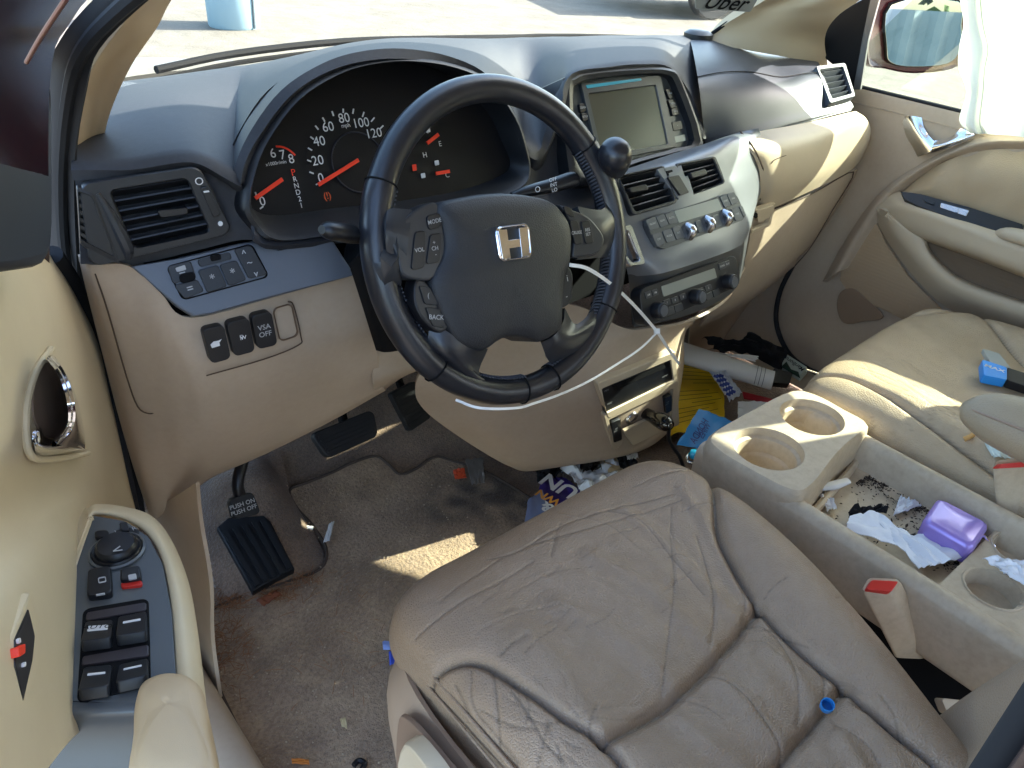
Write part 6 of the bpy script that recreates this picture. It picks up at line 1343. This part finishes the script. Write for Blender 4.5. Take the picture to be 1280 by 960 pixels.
for t in np.linspace(0, 1, 6):
    c = pr0*(1-t)+pr1*t; r_ = .028-.004*t; rows.append([c+side*r_*math.cos(a)*(1+.5*(1-t))+A_([0, 0, 1.])*r_*math.sin(a)*(.9-.3*(1-t)) for a in np.linspace(-.4*math.pi, 1.35*math.pi, 14)])
ob('sheet', sheet(rows, 4, 4, .001), M['paper'], pap)
ob('print', [tube([rows[4][j]*(1-t)+rows[5][j]*t+nrm(rows[4][j]-(pr0*.2+pr1*.8))*.0008 for j in range(2, 12)], .0006, 4, 3) for t in (.1, .3, .5)], M['blackink'], pap)
ob('loose_sheet', crumple([at(845, 432, z=.12), at(870, 440, z=.13), at(948, 445, z=.12), at(945, 452, z=.12)], .004, 2, 31, n=8), M['paper'], pap)
lit('black_bag', [crumple([at(877, 424, z=.10), at(905, 430, z=.10), at(975, 440, z=.08), at(900, 445, z=.09)], .02, 3, 32, n=14, arch=.02), crumple([at(918, 432, z=.10), at(936, 415, z=.14), at(985, 440, z=.10), at(975, 465, z=.07)], .02, 3, 33, n=14, arch=.03)], M['blackcloth'], 'black cloth bag slumped behind the white paper roll', 'bag')
cbx = thing('cigarette_packet', at(990, 460, z=.08), 'white and dark green cigarette packet by the passenger door', 'packet')
PCb = Pl3(at(984, 446, z=.09), at(1008, 462, z=.09), at(976, 456, z=.08))
ob('box', rb([PCb.hit(984, 446), PCb.hit(1009, 462), PCb.hit(1000, 472), PCb.hit(977, 458)], .008, .012, .002), mat('packet_white', 'b9c4b8', .5), cbx)
ob('chevron', plate([PCb.hit(x, y, .0085) for x, y in ((977, 458), (983, 452), (986, 462), (998, 465), (1000, 472))], PCb.n, .0005, .002, .0002), mat('packet_green', '1f3a2c', .5), cbx)
ob('packet_lettering', text('Marlboro', PCb.hit(993, 455, .0086), PCb.hit(984, 449)-PCb.hit(1003, 462), PCb.u*-1, .016, .01, lift=.001), M['blackink'], cbx, smooth=0)
lit('black_box', rb([at(966, 462, z=.08), at(990, 468, z=.08), at(986, 482, z=.06), at(962, 480, z=.06)], .01, .015, .003), M['black'], 'black carton lying against the end of the paper roll', 'carton')
w2 = lit('patterned_wrapper', crumple([at(887, 466, z=.10), at(906, 464, z=.11), at(928, 492, z=.09), at(912, 503, z=.07)], .022, 4, 34, n=16), mat('wrapper_white', 'd2d4da', .35), 'crumpled white wrapper with dark blue squares between leaflet and roll', 'wrapper')
bl_ = []
for u in (.15, .32, .5, .68, .85):
    for v in (.15, .38, .6): 
        p = quadmap([at(889, 466, z=.135), at(905, 465, z=.14), at(925, 490, z=.12), at(912, 499, z=.11)], (v, u)); bl_.append(box(p, (.007, .010, .002), nrm((1, .6, .2)), nrm((-.6, 1, .1))))
ob('print', bl_, M['blueink'], w2)
lit('red_card', rb([at(928, 490, z=.06), at(968, 500, z=.06), at(965, 505, z=.055), at(930, 498, z=.055)], .002, .002, .001), mat('red_card', 'a3202a', .5), 'narrow red and black card edge beside the cup holder block', 'card')
lit('receipt', crumple([at(922, 502, z=.06), at(960, 503, z=.06), at(945, 525, z=.05), at(922, 522, z=.05)], .006, 3, 36, n=8), M['paper'], 'white receipt lying in front of the cup holder block', 'receipt')
bpq = [at(874, 511, z=.14), at(915, 527, z=.12), at(886, 564, z=.12), at(846, 556, z=.12)]
bpk = lit('blue_packet', crumple(bpq, .006, 2, 37, n=14), mat('blue_packet', '2a86cf', .4), 'bright blue packet printed with dark letters in front of the console', 'packet', smooth=60)
ob('packet_lettering', [text('HONDA', quadmap(bpq, (.42, .66))+A_([0, 0, .011]), bpq[3]-bpq[0], bpq[0]-bpq[1], .020, .01, lift=.001), text('WIPES', quadmap(bpq, (.56, .62))+A_([0, 0, .011]), bpq[3]-bpq[0], bpq[0]-bpq[1], .016, .01, lift=.001)], M['blueink'], bpk, smooth=0)
# charger in the outlet with its lead
chg = thing('phone_charger', PE.hit(808, 517), 'glossy black charger plug in the power outlet with a black lead', 'charger')
a0 = PE.hit(806, 516, .002); a1 = Y(838, 532, -.0)
ob('plug', tube([a0, a0*.7+a1*.3, a0*.45+a1*.55, a0*.15+a1*.85, a1], [.011, .012, .0145, .0145, .009], 18, 5), mat('gloss_black', '0c0c0e', .12, coat=.6), chg)
ob('lead', tube([a1+A_([-.004, 0, .0]), Y(836, 548, .005), Y(842, 560, .0), Y(850, 572, -.01), Y(856, 590, -.02)], .0035, 8), M['black'], chg)
ob('plug_lamp', lathe(a1, nrm(a1-a0), [(.0055, 0), (.005, .002), (.001, .0025)], 14), M['chrome'], chg)
gl = thing('bead_keyring', at(868, 568, z=.18), 'turquoise glass bead on a key ring at the front corner of the console', 'key ring')
ob('bead', lathe(at(868, 568, z=.20), nrm((.2, -.6, .7)), [(.003, -.009), (.008, -.006), (.0105, 0), (.008, .006), (.003, .009)], 20), mat('turquoise_glass', '1fb0d6', .08, coat=.8), gl)
ob('clasp', tube([at(862, 566, z=.20), at(858, 572, z=.2), at(862, 578, z=.2), at(872, 577, z=.2), at(884, 560, z=.21)], .0022, 8), M['softchrome'], gl)

# console tray
tz = .309
lit('rolled_receipt', [tube(ct([(1020, 610), (1040, 607), (1060, 601)], .317), [.005, .008, .006], 10, 5, flat=.6)], M['paper'], 'small rolled white receipt behind the cup holders', 'receipt')
lit('tissue', crumple(ct([(1024, 620), (1036, 618), (1046, 636), (1034, 640)]), .008, 3, 41, n=8), M['tissue'], 'small white tissue by the left wall of the tray', 'tissue')
lit('tissue', crumple(ct([(1124, 622), (1136, 626), (1152, 632), (1116, 645)]), .009, 4, 42, n=10), M['tissue'], 'torn white tissue between the black scrap and the purple case', 'tissue')
lit('black_scrap', crumple(ct([(1062, 638), (1100, 634), (1108, 642), (1060, 648)], .312), .014, 3, 43, n=10), M['blackcloth'], 'black cloth scrap lying in the console tray', 'scrap')
lit('tissue', crumple(ct([(1062, 645), (1096, 640), (1152, 690), (1056, 664)], .325), .008, 2, 44, n=14), M['tissue'], 'folded white tissue draped on the left wall of the tray', 'tissue')
lit('tissue', crumple(ct([(1140, 672), (1185, 662), (1224, 692), (1162, 708)], .315), .008, 2, 45, n=16), M['tissue'], 'large white tissue spread below the purple case', 'tissue')
lit('tissue', crumple(ct([(1096, 652), (1128, 662), (1186, 704), (1148, 712)], .325), .008, 2.5, 46, n=12), M['tissue'], 'twisted white tissue joining the draped and the large tissue', 'tissue')
lit('tissue', crumple(ct([(1228, 698), (1300, 704), (1300, 740), (1262, 722)], .338), .012, 3, 47, n=14), M['tissue'], 'white tissue over the rear holder block at the right edge', 'tissue')
lit('tissue', crumple([at(940, 585, z=.30), at(962, 578, z=.30), at(968, 598, z=.29), at(945, 602, z=.29)], .012, 3, 48, n=10), mat('tan_tissue', 'c9b897', .9), 'crumpled tan napkin in the left cup holder', 'napkin')
pq = ct([(1172, 622), (1238, 656), (1216, 688), (1152, 652)], .335)
cs = thing('purple_case', sum(pq)/4, 'glossy purple rounded case resting on tissues in the console tray', 'case')
ob('shell', rb(pq, .004, .026, .011, .008, .002, 8), mat('purple_gloss', 'a189d6', .25, .2, coat=.5), cs, smooth=60)
ob('clasp', tube([at(1228, 668, z=.325), at(1236, 676, z=.325), at(1243, 683, z=.32)], .0022, 8), M['chrome'], cs)
lit('twig', tube([at(1205, 549, z=.385), at(1214, 545, z=.39), at(1223, 538, z=.385)], .0035, 8), mat('tan_straw', 'c89a5a', .6), 'short tan straw piece on the passenger seat edge', 'straw')
# on the passenger seat
PZ = .385
bpk2 = thing('blue_pouch', at(1245, 465, z=PZ), 'bright blue and black pouch lying behind the passenger armrest', 'pouch')
ob('pouch', rb([at(1226, 452, z=PZ+.02), at(1257, 462, z=PZ+.02), at(1257, 478, z=PZ+.01), at(1228, 472, z=PZ+.01)], .006, .012, .003), mat('pouch_blue', '2f8fe0', .35), bpk2)
ob('black_end', rb([at(1257.5, 462, z=PZ+.02), at(1300, 475, z=PZ+.02), at(1300, 492, z=PZ+.01), at(1257.5, 478, z=PZ+.01)], .006, .012, .003), M['black'], bpk2)
ob('white_print', text('MAX', at(1243, 461, z=PZ+.028), at(1257, 466, z=PZ+.028)-at(1230, 457, z=PZ+.028), (0, 1, 0), .014, .02, lift=.001), M['white'], bpk2, smooth=0)
lit('grey_phone', rb([at(1227, 438, z=PZ+.01), at(1248, 444, z=PZ+.01), at(1262, 462, z=PZ+.01), at(1238, 458, z=PZ+.01)], .004, .004, .002), mat('grey_card', 'a2a6a0', .4), 'pale grey card standing behind the blue pouch', 'card')
lit('folded_papers', [crumple([at(1222, 540, z=PZ+.005), at(1238, 545, z=PZ+.01), at(1252, 572, z=PZ+.005), at(1240, 570, z=PZ)], .004, 2, 51, n=8), crumple([at(1238, 543, z=PZ+.01), at(1262, 556, z=PZ+.01), at(1270, 574, z=PZ), at(1242, 572, z=PZ)], .006, 2, 52, n=8)], mat('pale_green_paper', 'c6d4cf', .7), 'pale green and white folded papers beside the passenger buckle', 'papers')
# blue bottle ring on the driver seat
bc_ = at(1034, 882, z=ZS+.010); rg = tag(ob('bottle_ring', lathe(bc_, nrm(nrm(CP-bc_)+A_([.1, 0, .6])), [(.0056, -.004), (.0066, -.004), (.0066, .004), (.0056, .004), (.0054, 0), (.0056, -.004)], 24), mat('blue_ring', '1f7fc8', .35)), 'small blue plastic bottle ring lying on the driver seat seam', 'plastic ring')
lit('tan_clip', rb([at(1172, 872, z=.25), at(1208, 876, z=.25), at(1204, 893, z=.24), at(1180, 892, z=.24)], .008, .01, .004), M['tanlight'], 'tan plastic anchor piece between the driver seat and backrest', 'anchor')
